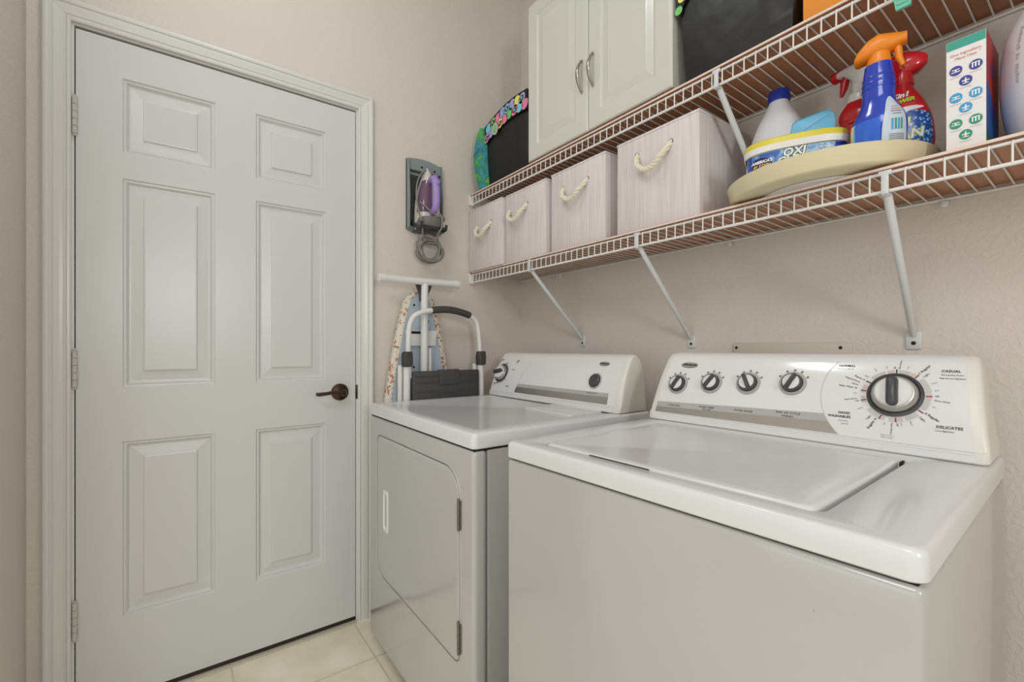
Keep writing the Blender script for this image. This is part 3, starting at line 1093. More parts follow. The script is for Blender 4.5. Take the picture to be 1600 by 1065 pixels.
fb = lambda s: DW - 0.014 - dcon.k * dcon.z_of(s) / 0.185
dcon.sheet(F, fa, fb, 0.0, dcon.L - 0.0005, 0.0006, 0, nu=24, ns=30)
dcon.wrap(F, 0.021, 0.011, [(-0.003, 0.003), (-0.003, 0.015), (-0.001, 0.017), (-0.001, 0.019), (0.002, 0.021)])
tV, tS = 0.690 - 0.004, 0.080
tR = 0.142


def darc(s):
    return tV - math.sqrt(max(tR ** 2 - (s - tS - 0.02) ** 2, 0.0001))


def darc2(s):
    return tV - 0.125 - 0.10 * ((0.06 - s) / 0.06) ** 2 * 0 - 0.05 * (s - 0.02)


arcv = lambda s: 0.520 + 0.045 * (1 - (s / 0.16)) - 0.03 * (s / 0.16) ** 2
dcon.sheet(F, lambda s: 0.060, lambda s: arcv(s), 0.0270, 0.040, 0.0010, 1, nu=24, ns=4)
dcon.sheet(F, lambda s: 0.060, lambda s: arcv(s), 0.003, 0.0270, 0.0010, 2, nu=24, ns=4)
for i in range(36):
    s0, s1 = 0.040 + 0.105 * i / 36, 0.040 + 0.105 * (i + 1) / 36
    F.add([dcon.pt(arcv(s0), s0, 0.0012), dcon.pt(arcv(s0) + 0.0012, s0, 0.0012), dcon.pt(arcv(s1) + 0.0012, s1, 0.0012), dcon.pt(arcv(s1), s1, 0.0012)], [(0, 1, 2, 3)], 3)
T_ = MB()
fD = dcon.flat(tV, tS, 0.0016)
for txt, a, b, sz, mi in (('NORMAL', -0.030, 0.062, 0.006, 0), ('DRY', -0.038, 0.054, 0.005, 0), ('TIMED', 0.085, 0.060, 0.006, 0), ('DRY', 0.085, 0.052, 0.006, 0), ('CASUAL', -0.030, -0.048, 0.006, 0),
                          ('Press', -0.034, -0.056, 0.005, 0), ('Cool Down', 0.075, 0.018, 0.005, 1), ('AIR DRY', 0.064, -0.056, 0.006, 0), ('More Dry', -0.046, -0.026, 0.005, 1)):
    put_text(T_, txt, sz, fD, a, b, mi=mi, bold=0.0002)
put_text(T_, 'PUSH TO START', 0.0052, dcon.flat(0.135, 0.0345, 0.0016), spacing=1.2, bold=0.0001)
fD2 = dcon.flat(tV, tS, 0.0013)
for k in range(18):
    ring_marks(T_, fD2, 0.0440, 0.0480, R(k * 20), R(k * 20 + 12), 3, 2)
for ang in (75, -105, -35):
    ring_marks(T_, fD2, 0.0430, 0.0500, R(ang - 4), R(ang + 4), 0, 1)
F.merge(T_, 4)
F.build('fascia', ['fascia', 'band_grey', 'steel_band', 'ink_pale', 'ink', 'ink_grey', 'ink_red', 'ink_pale'], dbody, flip=False, weld=True)
knob(dcon, dbody, tV, tS, 0.0415, 1.75, 'timer_dial', True)
b = MB()
b.T = dcon.T(0.132, 0.078)
b.lathe([(0.0275, 0.0006), (0.0272, 0.003), (0.0235, 0.0035), (0.0235, 0.0006)], 40, mi=1)
b.lathe([(0.0225, 0.0006), (0.0220, 0.009), (0.019, 0.011), (0.013, 0.009), (0.006, 0.0085)], 40, mi=0)
b.build('start_button', ['dark_grey', 'ring_grey'], dbody)
oval_badge(dcon, dbody, 0.116, dcon.Lf - 0.022, 0.0225, 0.0082)

# ------------------------------------------------------------------ wire shelves
SH_END = -2.55


def wire_shelf(name, label, z_top, lip, y_off):
    t = thing(name, label, 'shelf', (0, 0, z_top), 0, 'wire shelves on the right wall')
    d = MB()
    y = y_off
    while y > SH_END:
        d.tube([(-0.004, y, -0.0025), (-0.10, y, -0.0008), (-0.2945, y, 0.0022), (-0.2985, y, -0.0005), (-0.2990, y, -lip)], 0.0017, 6)
        y -= 0.0277
    d.build('wire_deck', 'wire', t)
    r = MB()
    r.tube([(-0.2955, -0.008, -0.0018), (-0.2955, SH_END, -0.0018)], 0.0032, 10)
    r.build('front_rail', 'wire', t)
    r = MB()
    r.tube([(-0.2960, -0.008, -lip), (-0.2960, SH_END, -lip)], 0.0036, 10)
    r.build('lower_rail', 'wire', t)
    r = MB()
    r.tube([(-0.0055, -0.008, -0.006), (-0.0055, SH_END, -0.006)], 0.0034, 10)
    r.build('back_rail', 'wire', t)
    e = MB()
    e.box(-0.312, -0.284, -0.010, -0.0005, -lip - 0.006, 0.006, bev=0.002)
    e.box(-0.302, -0.290, -0.020, -0.008, -lip - 0.007, -lip - 0.003, bev=0.001)
    e.box(-0.305, -0.289, -0.018, -0.008, -0.008, -0.0058 + 0.001, bev=0.001)
    eb = e.build('end_bracket', 'wire', t)
    s = MB()
    s.T = frame_T((-0.306, -0.010, 0.002), (1, 0, 0), (0, 0, 1), (0, -1, 0))
    s.lathe([(0.003, 0), (0.0028, 0.0012), (0.001, 0.0016)], 10)
    s.build('screw', 'screw', eb)
    return t


def wall_clip(parent, y, z, dark=False):
    c = MB()
    c.box(-0.012, -0.0005, y - 0.007, y + 0.007, z - 0.010, z + 0.004, bev=0.0025)
    o = c.build('wall_clip', 'wire', parent)
    s = MB()
    s.T = frame_T((-0.012, y, z - 0.004), (0, 1, 0), (0, 0, 1), (-1, 0, 0))
    s.lathe([(0.0035, 0), (0.003, 0.001), (0.001, 0.0014)], 10)
    s.build('screw', 'screw' if dark else 'wire', o)


low = wire_shelf('wire_shelf', 'lower white wire shelf carrying the storage boxes and cleaners', 1.4465, 0.0375, -0.018)
up = wire_shelf('wire_shelf', 'upper white wire shelf running beneath the black totes', 1.8145, 0.0370, -0.016)
for y in (-0.255, -0.308, -1.10, -1.60):
    wall_clip(low, y, -0.014, y > -0.28)
for y in (-1.262, -1.80):
    wall_clip(up, y, -0.012)


def liner(label, z):
    t = MB()
    x0, x1, y0, y1, z0, z1 = -0.303, -0.003, -0.012, SH_END, 0.0, 0.0055
    vs = [(x, y, zz) for x in (x0, x1) for y in (y0, y1) for zz in (z0, z1)]
    t.add(vs, [(0, 4, 6, 2), (1, 3, 7, 5)], 0)
    t.add(vs, [(0, 2, 3, 1), (4, 5, 7, 6), (0, 1, 5, 4), (2, 6, 7, 3)], 1)
    o = t.build('shelf_liner', ['hardboard', 'board_edge'], loc=(0, 0, z))
    return tag(o, label, 'shelf liner', 'hardboard shelf liners')


LZ, UZ = 1.4505, 1.8185
liner('thin brown hardboard sheet lying on the lower wire shelf', LZ)
liner('thin brown hardboard sheet lying on the upper wire shelf', UZ)
LTOP, UTOP = LZ + 0.0058, UZ + 0.0058


def brace(label, y, dy, z_top, z_wall, upper=False):
    t = thing('shelf_brace', label, 'shelf brace', (0, y, z_wall), 0, 'diagonal shelf braces')
    h = z_top - z_wall
    b = MB()
    b.tube([(-0.289, 0, h - 0.036), (-0.284, 0, h - 0.046), (-0.020, dy * 0.95, 0.020), (-0.008, dy, 0.006)], [0.0060, 0.0078, 0.0078, 0.0060], 12)
    b.build('tube', 'wire_tube', t)
    p = MB()
    pl = [(-x, z) for x, z in rrect(0.030, 0.044, 0.006, 5)]
    p.loft([[(-0.0008, dy + a, c - 0.006) for a, c in pl], [(-0.0042, dy + a, c - 0.006) for a, c in pl], [(-0.0056, dy + a * 0.9, c * 0.92 - 0.006) for a, c in pl]])
    w = p.build('wall_plate', 'wire_tube', t)
    s = MB()
    s.T = frame_T((-0.0054, dy, -0.013), (0, 1, 0), (0, 0, 1), (-1, 0, 0))
    s.lathe([(0.0048, 0), (0.0040, 0.0016), (0.001, 0.0020)], 14)
    s.build('screw', 'screw', w)
    c = MB()
    c.box(-0.3045, -0.3015, -0.0105, 0.0105, h - 0.007, h + 0.002, bev=0.001)
    c.box(-0.3045, -0.3015, -0.0060, 0.0060, h - 0.046, h - 0.005, bev=0.001)
    c.box(-0.3045, -0.287, -0.0060, 0.0060, h - 0.0465, h - 0.0430, bev=0.001)
    c.build('saddle_clip', 'wire_tube', t)
    return t


brace('white diagonal shelf brace meeting the wall behind the dryer console', -0.449, 0.006, 1.4465, 1.135)
brace('white diagonal shelf brace meeting the wall in the gap between both consoles', -0.970, 0.008, 1.4465, 1.128)
brace('white diagonal shelf brace meeting the wall just above the washer console', -1.567, 0.022, 1.4465, 1.126)
brace('white diagonal brace under the upper shelf beside the box nearest the tub', -1.221, 0.004, 1.8145, 1.50)

# blank plate screwed to the wall above the washer console
t = thing('cover_plate', 'blank beige plate screwed to the wall above the washer console', 'wall plate', (0, -1.264, 1.05))
p = MB()
lp = rrect(0.316, 0.134, 0.008, 5)
p.loft([[(-0.0006, a, b) for a, b in lp], [(-0.004, a, b) for a, b in lp], [(-0.006, a * 0.985, b * 0.97) for a, b in lp]])
p.build('plate', 'plate_paint', t)
for a in (-0.133, 0.145):
    s = MB()
    s.T = frame_T((-0.006, a, 0.052), (0, 1, 0), (0, 0, 1), (-1, 0, 0))
    s.lathe([(0.0045, 0), (0.0038, 0.0014), (0.001, 0.0018)], 14)
    s.build('screw', 'screw', t)


# ------------------------------------------------------------------ storage boxes
def rope_path(y0, y1, z, drop, out):
    pts = []
    for i in range(41):
        t = i / 40
        s = math.sin(PI * t)
        y = y0 + (y1 - y0) * (t - 0.035 * math.sin(2 * PI * t))
        pts.append(Vector((-out * min(1, s * 1.6) ** 0.8, y, z - drop * s ** 0.85)))
    return pts


def rope(mb, pts, rr, rs, twists):
    N = len(pts)
    tang = [(pts[min(i + 1, N - 1)] - pts[max(i - 1, 0)]).normalized() for i in range(N)]
    nrm = tang[0].orthogonal().normalized()
    frames = []
    for i in range(N):
        nrm = (nrm - tang[i] * nrm.dot(tang[i])).normalized()
        frames.append((nrm.copy(), tang[i].cross(nrm)))
    for k in range(3):
        q = []
        for i in range(N):
            a = 2 * PI * (k / 3 + twists * i / (N - 1))
            q.append(pts[i] + (frames[i][0] * math.cos(a) + frames[i][1] * math.sin(a)) * rr)
        mb.tube(q, rs, 7)


def storage_box(label, x, y_left, w, h, h0, h1, hz, drop, d=0.272):
    """x: front face; y_left: the end nearer the door wall"""
    t = thing('storage_box', label, 'storage box', (x, y_left, LTOP), 0, 'whitewashed storage boxes on the lower shelf')
    b = MB()
    b.box(0.0, d, -w, 0.0, 0.0, h - 0.006, bev=0.004)
    b.build('body', 'bin', t)
    r = MB()
    r.box(-0.0012, d + 0.001, -w - 0.001, 0.001, h - 0.008, h, bev=0.002)
    r.build('rim', 'bin', t)
    p = rope_path(h0 - y_left, h1 - y_left, hz - LTOP, drop, 0.030)
    p = [q + Vector((0.004, 0, 0)) for q in p]
    m = MB()
    rope(m, p, 0.0042, 0.0050, 4.5)
    m.build('rope_handle', 'rope', t)
    for hh in (h0, h1):
        g = MB()
        g.T = frame_T((-0.0002, hh - y_left, hz - LTOP), (0, -1, 0), (0, 0, 1), (-1, 0, 0))
        g.lathe([(0.0085, 0), (0.0080, 0.0008), (0.0070, 0.0010)], 20)
        g.build('grommet', 'ink_grey', t)
    return t


storage_box('whitewashed fabric storage box against the door wall, end of the row', -0.314, -0.004, 0.270, 0.284, -0.082, -0.192, 1.655, 0.056)
storage_box('whitewashed fabric storage box second from the door wall', -0.300, -0.284, 0.262, 0.286, -0.315, -0.430, 1.675, 0.056)
storage_box('whitewashed fabric storage box third from the door wall', -0.292, -0.567, 0.268, 0.290, -0.633, -0.754, 1.679, 0.058)
storage_box('whitewashed fabric storage box beside the cream turntable', -0.292, -0.884, 0.284, 0.288, -0.962, -1.080, 1.686, 0.064)

# ------------------------------------------------------------------ wall cabinet
cab_y0, cab_y1 = -0.424, -1.082
cab_b, cab_t = 1.8415, 2.46
cabn = thing('wall_cabinet', 'white two-door wall cabinet with curved nickel pulls above the upper shelf', 'cabinet', (0, cab_y0, cab_b))
W = cab_y0 - cab_y1
mb = MB()
mb.box(-0.268, -0.001, -W + 0.001, -0.001, 0.002, cab_t - cab_b, mi=0)
mb.add([(-0.266, -W + 0.003, 0.0014), (-0.003, -W + 0.003, 0.0014), (-0.003, -0.003, 0.0014), (-0.266, -0.003, 0.0014)], [(0, 1, 2, 3)], 1)
mb.build('carcass', ['cab', 'cab_raw'], cabn)
H = cab_t - cab_b
for i, (a, b, hy) in enumerate(((0.0, W / 2 - 0.001, W / 2 - 0.026), (W / 2 + 0.001, W, W / 2 + 0.026))):
    # raised-panel door, outer frame then field
    def lp(ins, d, r=0.0):
        return [(d, -(a + ins), ins), (d, -(b - ins), ins), (d, -(b - ins), H - ins), (d, -(a + ins), H - ins)]
    m = MB()
    m.loft([lp(0.0, -0.270), lp(0.0, -0.286), lp(0.004, -0.2895), lp(0.010, -0.290), lp(0.056, -0.290), lp(0.060, -0.2865), lp(0.066, -0.2855), lp(0.070, -0.2865),
            lp(0.086, -0.2890), lp(0.090, -0.290)])
    dd = m.build('door', 'cab', cabn, angle=2)
    g = MB()
    z0, z1 = 0.140, 0.255
    pts = []
    rad = []
    for k in range(17):
        t = k / 16
        s = math.sin(PI * t)
        pts.append((-0.291 - 0.024 * s ** 0.8, -hy, z0 + (z1 - z0) * t))
        rad.append(0.0022 + 0.0032 * s)
    g.tube(pts, rad, 10, flat=1.35)
    for z in (z0 + 0.006, z1 - 0.006):
        g.tube([(-0.2898, -hy, z), (-0.299, -hy, z)], 0.0038, 10)
    g.build('pull', 'nickel', dd)


# ------------------------------------------------------------------ things on the upper shelf
def tote(label, y0, y1, x_front, hl, hr, taper, fabric, gusset):
    """soft fabric tote; y0 is the end nearer the door wall"""
    t = thing('tote_bag', label, 'tote bag', (0, y0, UTOP), 0, 'black totes on the upper shelf')
    w = y0 - y1
    b = MB()
    L = []
    n = 8
    for j in range(n + 1):
        f = j / n
        a = taper * (1 - f)
        rnd = 0.010 * math.sin(PI * f)
        y_l, y_r = -a, -(w - a * 0.3)
        loop = []
        for (x, y) in ((x_front - 0.004 * math.sin(PI * f), y_l - 0.006), (x_front - rnd * 0.9, (y_l * 0.65 + y_r * 0.35)), (x_front - rnd * 0.7, (y_l * 0.3 + y_r * 0.7)), (x_front, y_r + 0.006),
                       (x_front + 0.012, y_r), (-0.02, y_r), (-0.02, y_l), (x_front + 0.012, y_l)):
            hh = hl + (hr - hl) * (-y / w)
            arch = 0.012 * math.sin(PI * min(1, max(0, -y / w)))
            loop.append((x, y, 0.0005 + f * (hh + arch)))
        L.append(loop)
    b.loft(L)
    b.build('body', fabric, t, angle=60)
    return t, w


t1, w1 = tote('black tote with patterned band and tie-dye side, between door wall and cabinet', -0.086, -0.414, -0.268, 0.290, 0.328, 0.022, 'black_fabric', True)
mb = MB()


def band_pt(u, v, off=0.0):
    """u along the tote front, v up the band"""
    hh = 0.290 + 0.038 * u + 0.020 * math.sin(PI * u) ** 1.0
    return (-0.2795 - off, -0.004 - u * 0.318, hh - 0.082 + v)


mb.grid(lambda u, v: band_pt(u, v), [i / 12 for i in range(13)], [0, 0.04, 0.082], mi=0)
mb.grid(lambda u, v: (band_pt(u, v)[0] + 0.006, band_pt(u, v)[1], band_pt(u, v)[2]), [i / 12 for i in range(13)], [0, 0.04, 0.082], mi=0)
cl = [1, 2, 3, 4, 2, 1, 5, 3, 1, 2, 4, 3, 1, 5, 2, 3, 1, 4]
rnd = random.Random(3)
k = 0
for i in range(9):
    for rowv in (0.022, 0.056):
        u0 = 0.05 + i * 0.112 + (0.05 if rowv > 0.03 else 0)
        if u0 > 0.97:
            continue
        rad = 0.0215
        c = band_pt(u0, rowv + rnd.uniform(-0.003, 0.003))
        ring = []
        for q in range(20):
            a = 2 * PI * q / 20
            ring.append((c[0] - 0.0008, c[1] - math.cos(a) * rad, c[2] + math.sin(a) * rad * 0.95 + math.cos(a) * rad * 0.18))
        mb.add(ring, [tuple(range(20))], cl[k % 18])
        if k % 3 == 0:
            inner = [(c[0] - 0.0014, c[1] + (p[1] - c[1]) * 0.55, c[2] + (p[2] - c[2]) * 0.55) for p in ring]
            mb.add(inner, [tuple(range(20))], 0)
            inner = [(c[0] - 0.0020, c[1] + (p[1] - c[1]) * 0.3, c[2] + (p[2] - c[2]) * 0.3) for p in ring]
            mb.add(inner, [tuple(range(20))], cl[(k + 2) % 18])
        k += 1
mb.build('patterned_band', ['black_fabric', 'pink', 'sky', 'lilac', 'lime', 'lemon'], t1, flip=False)
mb = MB()
L = []
for j in range(15):
    f = j / 14
    z = 0.002 + f * 0.286
    bul = math.sin(PI * (0.12 + 0.86 * f)) ** 0.7
    yl = -0.022 * (1 - f)
    L.append([(-0.272, yl - 0.006, z), (-0.292 - 0.022 * bul, yl + 0.006 + 0.014 * bul, z), (-0.292 - 0.026 * bul, yl + 0.006 + 0.034 * bul, z), (-0.26, yl + 0.008 + 0.056 * bul, z), (-0.10, yl + 0.044 * bul + 0.006, z), (-0.03, yl + 0.004, z), (-0.03, yl, z)])
mb.loft(L)
mb.build('gusset', 'tie_dye', t1, angle=70)
mb = MB()
mb.T = frame_T((-0.288, -0.104, 0.243), (0, -1, 0), (0, 0, 1), (-1, 0, 0))
mb.lathe([(0.020, 0), (0.020, 0.004), (0.013, 0.004), (0.013, 0)], 28, mi=0, sy=1.3, cap0=False, cap1=False)
mb.lathe([(0.012, 0), (0.012, 0.005), (0.006, 0.007)], 24, mi=1, sy=1.3)
mb.build('button', ['ink_pale', 'lime'], t1)

t2, w2 = tote('black creased tote with patterned top band, between cabinet and orange carton', -1.088, -1.400, -0.270, 0.300, 0.310, 0.022, 'charcoal_fabric', False)
mb = MB()
mb.grid(lambda u, v: (-0.2815, -0.002 - u * 0.10, 0.200 + u * 0.14 + v * (1 - u * 0.3)), [0, 0.25, 0.5, 0.75, 1], [0, 0.035, 0.07], mi=0)
for i, (y, z, c) in enumerate(((-0.010, 0.225, 4), (-0.020, 0.255, 5), (-0.040, 0.275, 3), (-0.058, 0.30, 1), (-0.012, 0.275, 2))):
    ring = [(-0.2823, y - 0.012 * math.cos(2 * PI * q / 18), z + 0.012 * math.sin(2 * PI * q / 18)) for q in range(18)]
    mb.add(ring, [tuple(range(18))], c)
mb.build('patterned_band', ['black_fabric', 'pink', 'sky', 'lilac', 'lime', 'lemon'], t2, flip=False)

ob = MB()
ob.box(-0.272, -0.05, -0.27, 0.0, 0.0, 0.23, bev=0.002)
o = ob.build('carton', 'orange_card', loc=(0, -1.410, UTOP))
tag(o, 'plain orange carton standing on the upper shelf beside the creased tote', 'carton')

t = thing('bag_clip', 'small teal plastic clip hanging off the upper shelf front', 'clip', (-0.300, -1.596, 1.745))
mb = MB()
poly = [(-0.012, 0.0), (0.010, 0.0), (0.014, 0.028), (0.014, 0.06), (-0.014, 0.06), (-0.014, 0.028)]
mb.loft([[(-0.0135, a, b) for a, b in poly], [(-0.0065, a, b) for a, b in poly]])
mb.build('jaw', 'teal', t)
mb = MB()
for i in range(3):
    mb.box(-0.0152, -0.0136, -0.009, 0.008, 0.008 + i * 0.010, 0.012 + i * 0.010, bev=0.0006)
mb.build('ridges', 'teal', t)

# ------------------------------------------------------------------ turntable and what it carries
SX, SY = -0.194, -1.420
lz = thing('turntable', 'round cream turntable tray carrying laundry cleaners on the lower shelf', 'turntable', (SX, SY, LTOP))
mb = MB()
mb.lathe([(0.125, 0.0), (0.13, 0.001), (0.13, 0.005), (0.12, 0.0058)], 64)
mb.build('base', 'pale_plastic', lz)
mb = MB()
mb.lathe([(0.150, 0.0058), (0.175, 0.0060), (0.188, 0.0070), (0.1925, 0.011), (0.198, 0.042), (0.1995, 0.0445), (0.198, 0.046), (0.195, 0.0445), (0.189, 0.016), (0.184, 0.0115), (0.05, 0.0100)], 96, sx=0.945, sy=1.03)
mb.build('tray', 'cream', lz, angle=45)
TZ = LTOP + 0.0118                                      # the tray's own floor


class Body:
    """bottle body: superellipse sections; theta 0 faces local -x, positive theta turns to local -y"""

    def __init__(self, secs, e=2.4):
        self.s, self.e = secs, e

    def hw(self, z):
        S = self.s
        z = max(S[0][0], min(S[-1][0], z))
        i = 0
        while i < len(S) - 2 and S[i + 1][0] < z:
            i += 1
        t = (z - S[i][0]) / max(1e-9, S[i + 1][0] - S[i][0])

        def g(k):
            p1, p2 = S[i][k], S[i + 1][k]
            d = S[i + 1][0] - S[i][0]
            m1 = (S[i + 1][k] - S[i - 1][k]) / (S[i + 1][0] - S[i - 1][0]) if i > 0 else (p2 - p1) / d
            m2 = (S[i + 2][k] - S[i][k]) / (S[i + 2][0] - S[i][0]) if i + 2 < len(S) else (p2 - p1) / d
            t2, t3 = t * t, t * t * t
            return (2 * t3 - 3 * t2 + 1) * p1 + (t3 - 2 * t2 + t) * d * m1 + (-2 * t3 + 3 * t2) * p2 + (t3 - t2) * d * m2
        return g(1), g(2)

    def p(self, th, z, off=0.0):
        w, d = self.hw(z)
        w += off
        d += off
        c, s = math.cos(th), math.sin(th)
        q = 2.0 / self.e
        return (-d * math.copysign(abs(c) ** q, c), -w * math.copysign(abs(s) ** q, s), z)

    def front(self, a, z, off=0.0):
        w, d = self.hw(z)
        u = max(-0.999, min(0.999, a / w))
        return self.p(math.asin(math.copysign(abs(u) ** (self.e / 2), u)), z, off)

    def mesh(self, n=40, nz=30, mi=0):
        mb = MB()
        z0, z1 = self.s[0][0], self.s[-1][0]
        zs = [z0 + (z1 - z0) * j / nz for j in range(nz + 1)]
        mb.loft([[self.p(2 * PI * k / n, z) for k in range(n)] for z in zs], mi=mi)
        return mb

    def patch(self, mb, th0, th1, z0, z1, off, mi, nt=16, nz=12, shape=None):
        for i in range(nt):
            for j in range(nz):
                q = []
                for (a, b) in ((i, j), (i + 1, j), (i + 1, j + 1), (i, j + 1)):
                    u, v = a / nt, b / nz
                    if shape:
                        u, v = shape(u, v)
                    q.append(self.p(th0 + (th1 - th0) * u, z0 + (z1 - z0) * v, off))
                mb.add(q, [(0, 1, 2, 3)], mi)

    def flat(self, th, z, r, off):
        return lambda a, b: self.p(th + a / r, z + b, off)


def oval(u, v):
    """maps a unit square onto its inscribed ellipse"""
    x, y = 2 * u - 1, 2 * v - 1
    return (0.5 + 0.5 * x * math.sqrt(1 - y * y / 2), 0.5 + 0.5 * y * math.sqrt(1 - x * x / 2))


# detergent powder tub
tb = thing('detergent_tub', 'low oval stain remover tub with yellow lid at the front of the turntable', 'tub', (-0.262, -1.388, TZ), R(24))
B = Body([(0.0, 0.088, 0.050), (0.006, 0.092, 0.054), (0.085, 0.098, 0.060)], 2.9)
B.mesh(56, 10).build('body', 'tub_white', tb)
mb = MB()
B.patch(mb, -1.35, 1.35, 0.010, 0.078, 0.0006, 0, 40, 10)
B.patch(mb, -1.35, -0.95, 0.010, 0.078, 0.0010, 1, 10, 10)
B.patch(mb, 0.72, 1.35, 0.010, 0.078, 0.0010, 1, 16, 10)
B.patch(mb, -1.75, -1.36, 0.010, 0.045, 0.0010, 2, 10, 6)
LAB = mb
mb = MB()
rr = 0.082


def tubtxt(s, size, a, b, mi, bold=0, shear=0.0, grow=0.0, lay=0.0018):
    put_text(mb, s, size, lambda x, y: B.front(a + x, 0.044 + b + y, lay), mi=mi, bold=bold, shear=shear)


for s, a, b in (('OXI', -0.003, 0.0245), ('CLEAN', 0.001, 0.0075)):
    tubtxt(s, 0.0235, a, b, 0, 0.0020, 0.2, lay=0.0014)
    tubtxt(s, 0.0235, a, b, 3, 0.0011, 0.2, lay=0.0019)
    tubtxt(s, 0.0235, a, b, 1, 0.0005, 0.2, lay=0.0025)
B.patch(mb, -0.98, -0.33, 0.040, 0.070, 0.0014, 0, 14, 8, oval)
tubtxt("AMERICA'S", 0.0085, -0.064, 0.0160, 1, 0.0004, 0.2, lay=0.0024)
tubtxt('#1 STAIN', 0.0080, -0.064, 0.0075, 2, 0.0004, 0.2, lay=0.0024)
tubtxt('UP TO 2X', 0.0055, 0.056, 0.025, 1, 0.0002)
tubtxt('MORE', 0.0055, 0.056, 0.019, 1, 0.0002)
tubtxt('2', 0.015, 0.056, 0.006, 1, 0.0004)
LAB.merge(mb, 3)
LAB.build('label', ['splash', 'royal', 'purple', 'navy', 'white_ink', 'gold', 'green_ink'], tb, flip=False)
LB = Body([(0.0790, 0.1000, 0.0620), (0.0795, 0.1025, 0.0645), (0.0930, 0.1040, 0.0660), (0.0935, 0.1025, 0.0645), (0.0960, 0.1025, 0.0645), (0.1060, 0.1020, 0.0640), (0.1085, 0.099, 0.061)], 2.9)
mb = MB()
n = 64
zs = [0.0790, 0.0795, 0.0930, 0.0936, 0.0965, 0.1060, 0.1085]
loops = [[LB.p(2 * PI * q / n, z) for q in range(n)] for z in zs]
mb.loft(loops[:4], cap0=False, cap1=False, mi=0)
mb.loft(loops[3:], cap0=False, cap1=True, mi=1)
mb.build('lid', ['tub_white', 'tub_yellow'], tb)

# light blue rounded container lying on the tub lid
lbx = thing('plastic_container', 'light blue rounded plastic container resting on the yellow tub lid', 'container', (-0.243, -1.418, TZ + 0.1092), R(20))
mb = MB()
poly = [(-0.044, 0.0), (0.042, 0.0), (0.043, 0.026), (0.040, 0.042), (0.032, 0.050), (0.020, 0.051), (-0.030, 0.042), (-0.038, 0.036)]
mb.loft([[(-0.026, -a * 0.95, b * 0.98 + 0.0002) for a, b in poly], [(-0.029, -a, b) for a, b in poly], [(0.026, -a, b) for a, b in poly], [(0.029, -a * 0.95, b * 0.98 + 0.0002) for a, b in poly]])
mb.build('shell', 'light_blue', lbx, angle=60)
mb = MB()
mb.tube([(-0.0290, 0.034, 0.006), (-0.0292, 0.010, 0.022), (-0.0290, -0.028, 0.042)], 0.0008, 6)
mb.build('seam_line', 'light_blue_line', lbx)

# bleach bottle
bl = thing('bleach_bottle', 'white plastic bottle with a cobalt blue cap at the back of the turntable', 'bottle', (-0.142, -1.303, TZ), 0)
bl.scale = (0.98, 1.0, 1.06)
B2 = Body([(0.0, 0.058, 0.052), (0.006, 0.062, 0.056), (0.05, 0.066, 0.058), (0.09, 0.078, 0.060), (0.12, 0.077, 0.060), (0.16, 0.069, 0.055), (0.21, 0.050, 0.043), (0.250, 0.027, 0.027), (0.262, 0.0225, 0.0225)], 2.2)
B2.mesh(44, 40).build('body', 'bleach', bl)
mb = MB()
mb.lathe([(0.0245, 0.262), (0.0262, 0.264), (0.0250, 0.287), (0.0235, 0.289), (0.005, 0.289)], 40)
mb.build('cap', 'cap_blue', bl)


def trigger_head(parent, z, heading, mats, scale=1.0, style='wedge'):
    """sprayer head: collar, hood and trigger; heading is the nozzle's direction about z"""
    c, s = math.cos(heading), math.sin(heading)

    def T(p):
        x, y, zz = p[0] * scale, p[1] * scale, p[2] * scale
        return (x * c - y * s, x * s + y * c, z + zz)
    a = MB()
    a.T = T
    a.lathe([(0.019, 0.0), (0.0195, 0.002), (0.0175, 0.022), (0.015, 0.024)], 32)
    a.build('collar', mats[0], parent)
    hood = MB()
    hood.T = T
    if style == 'wedge':
        # broad wedge hood: back droops, nozzle end is squared off
        secs = [(-0.037, 0.014, 0.024, 0.014), (-0.032, 0.012, 0.034, 0.019), (-0.016, 0.016, 0.050, 0.023), (0.000, 0.019, 0.057, 0.023), (0.020, 0.022, 0.052, 0.019), (0.032, 0.027, 0.049, 0.015), (0.042, 0.029, 0.047, 0.0135)]
    else:
        secs = [(-0.038, 0.032, 0.041, 0.006), (-0.034, 0.027, 0.046, 0.011), (-0.024, 0.019, 0.052, 0.0165), (-0.010, 0.016, 0.057, 0.0195), (0.008, 0.018, 0.056, 0.019), (0.026, 0.028, 0.052, 0.0145), (0.040, 0.033, 0.048, 0.0110), (0.046, 0.035, 0.045, 0.008)]
    loops = []
    for x, z0, z1, w in secs:
        zc_, hh = (z0 + z1) / 2, (z1 - z0) / 2
        loops.append([(x, w * math.copysign(abs(math.cos(q)) ** 0.7, math.cos(q)), zc_ + hh * math.copysign(abs(math.sin(q)) ** 0.8, math.sin(q))) for q in [2 * PI * k / 20 for k in range(20)]])
    hood.loft(loops)
    hood.build('spray_head', mats[1], parent, angle=50)
    tr = MB()
    tr.T = T
    tr.tube([(0.026, 0, 0.034), (0.029, 0, 0.020), (0.030, 0, 0.006), (0.036, 0, -0.010)], [0.0055, 0.0065, 0.006, 0.004], 10)
    tr.build('trigger', mats[2], parent)
    if len(mats) > 3:
        nz = MB()
        nz.T = T
        nz.box(secs[-1][0] - 0.001, secs[-1][0] + 0.009, -0.009, 0.009, 0.030, 0.050, bev=0.003)
        nz.build('nozzle', mats[3], parent)


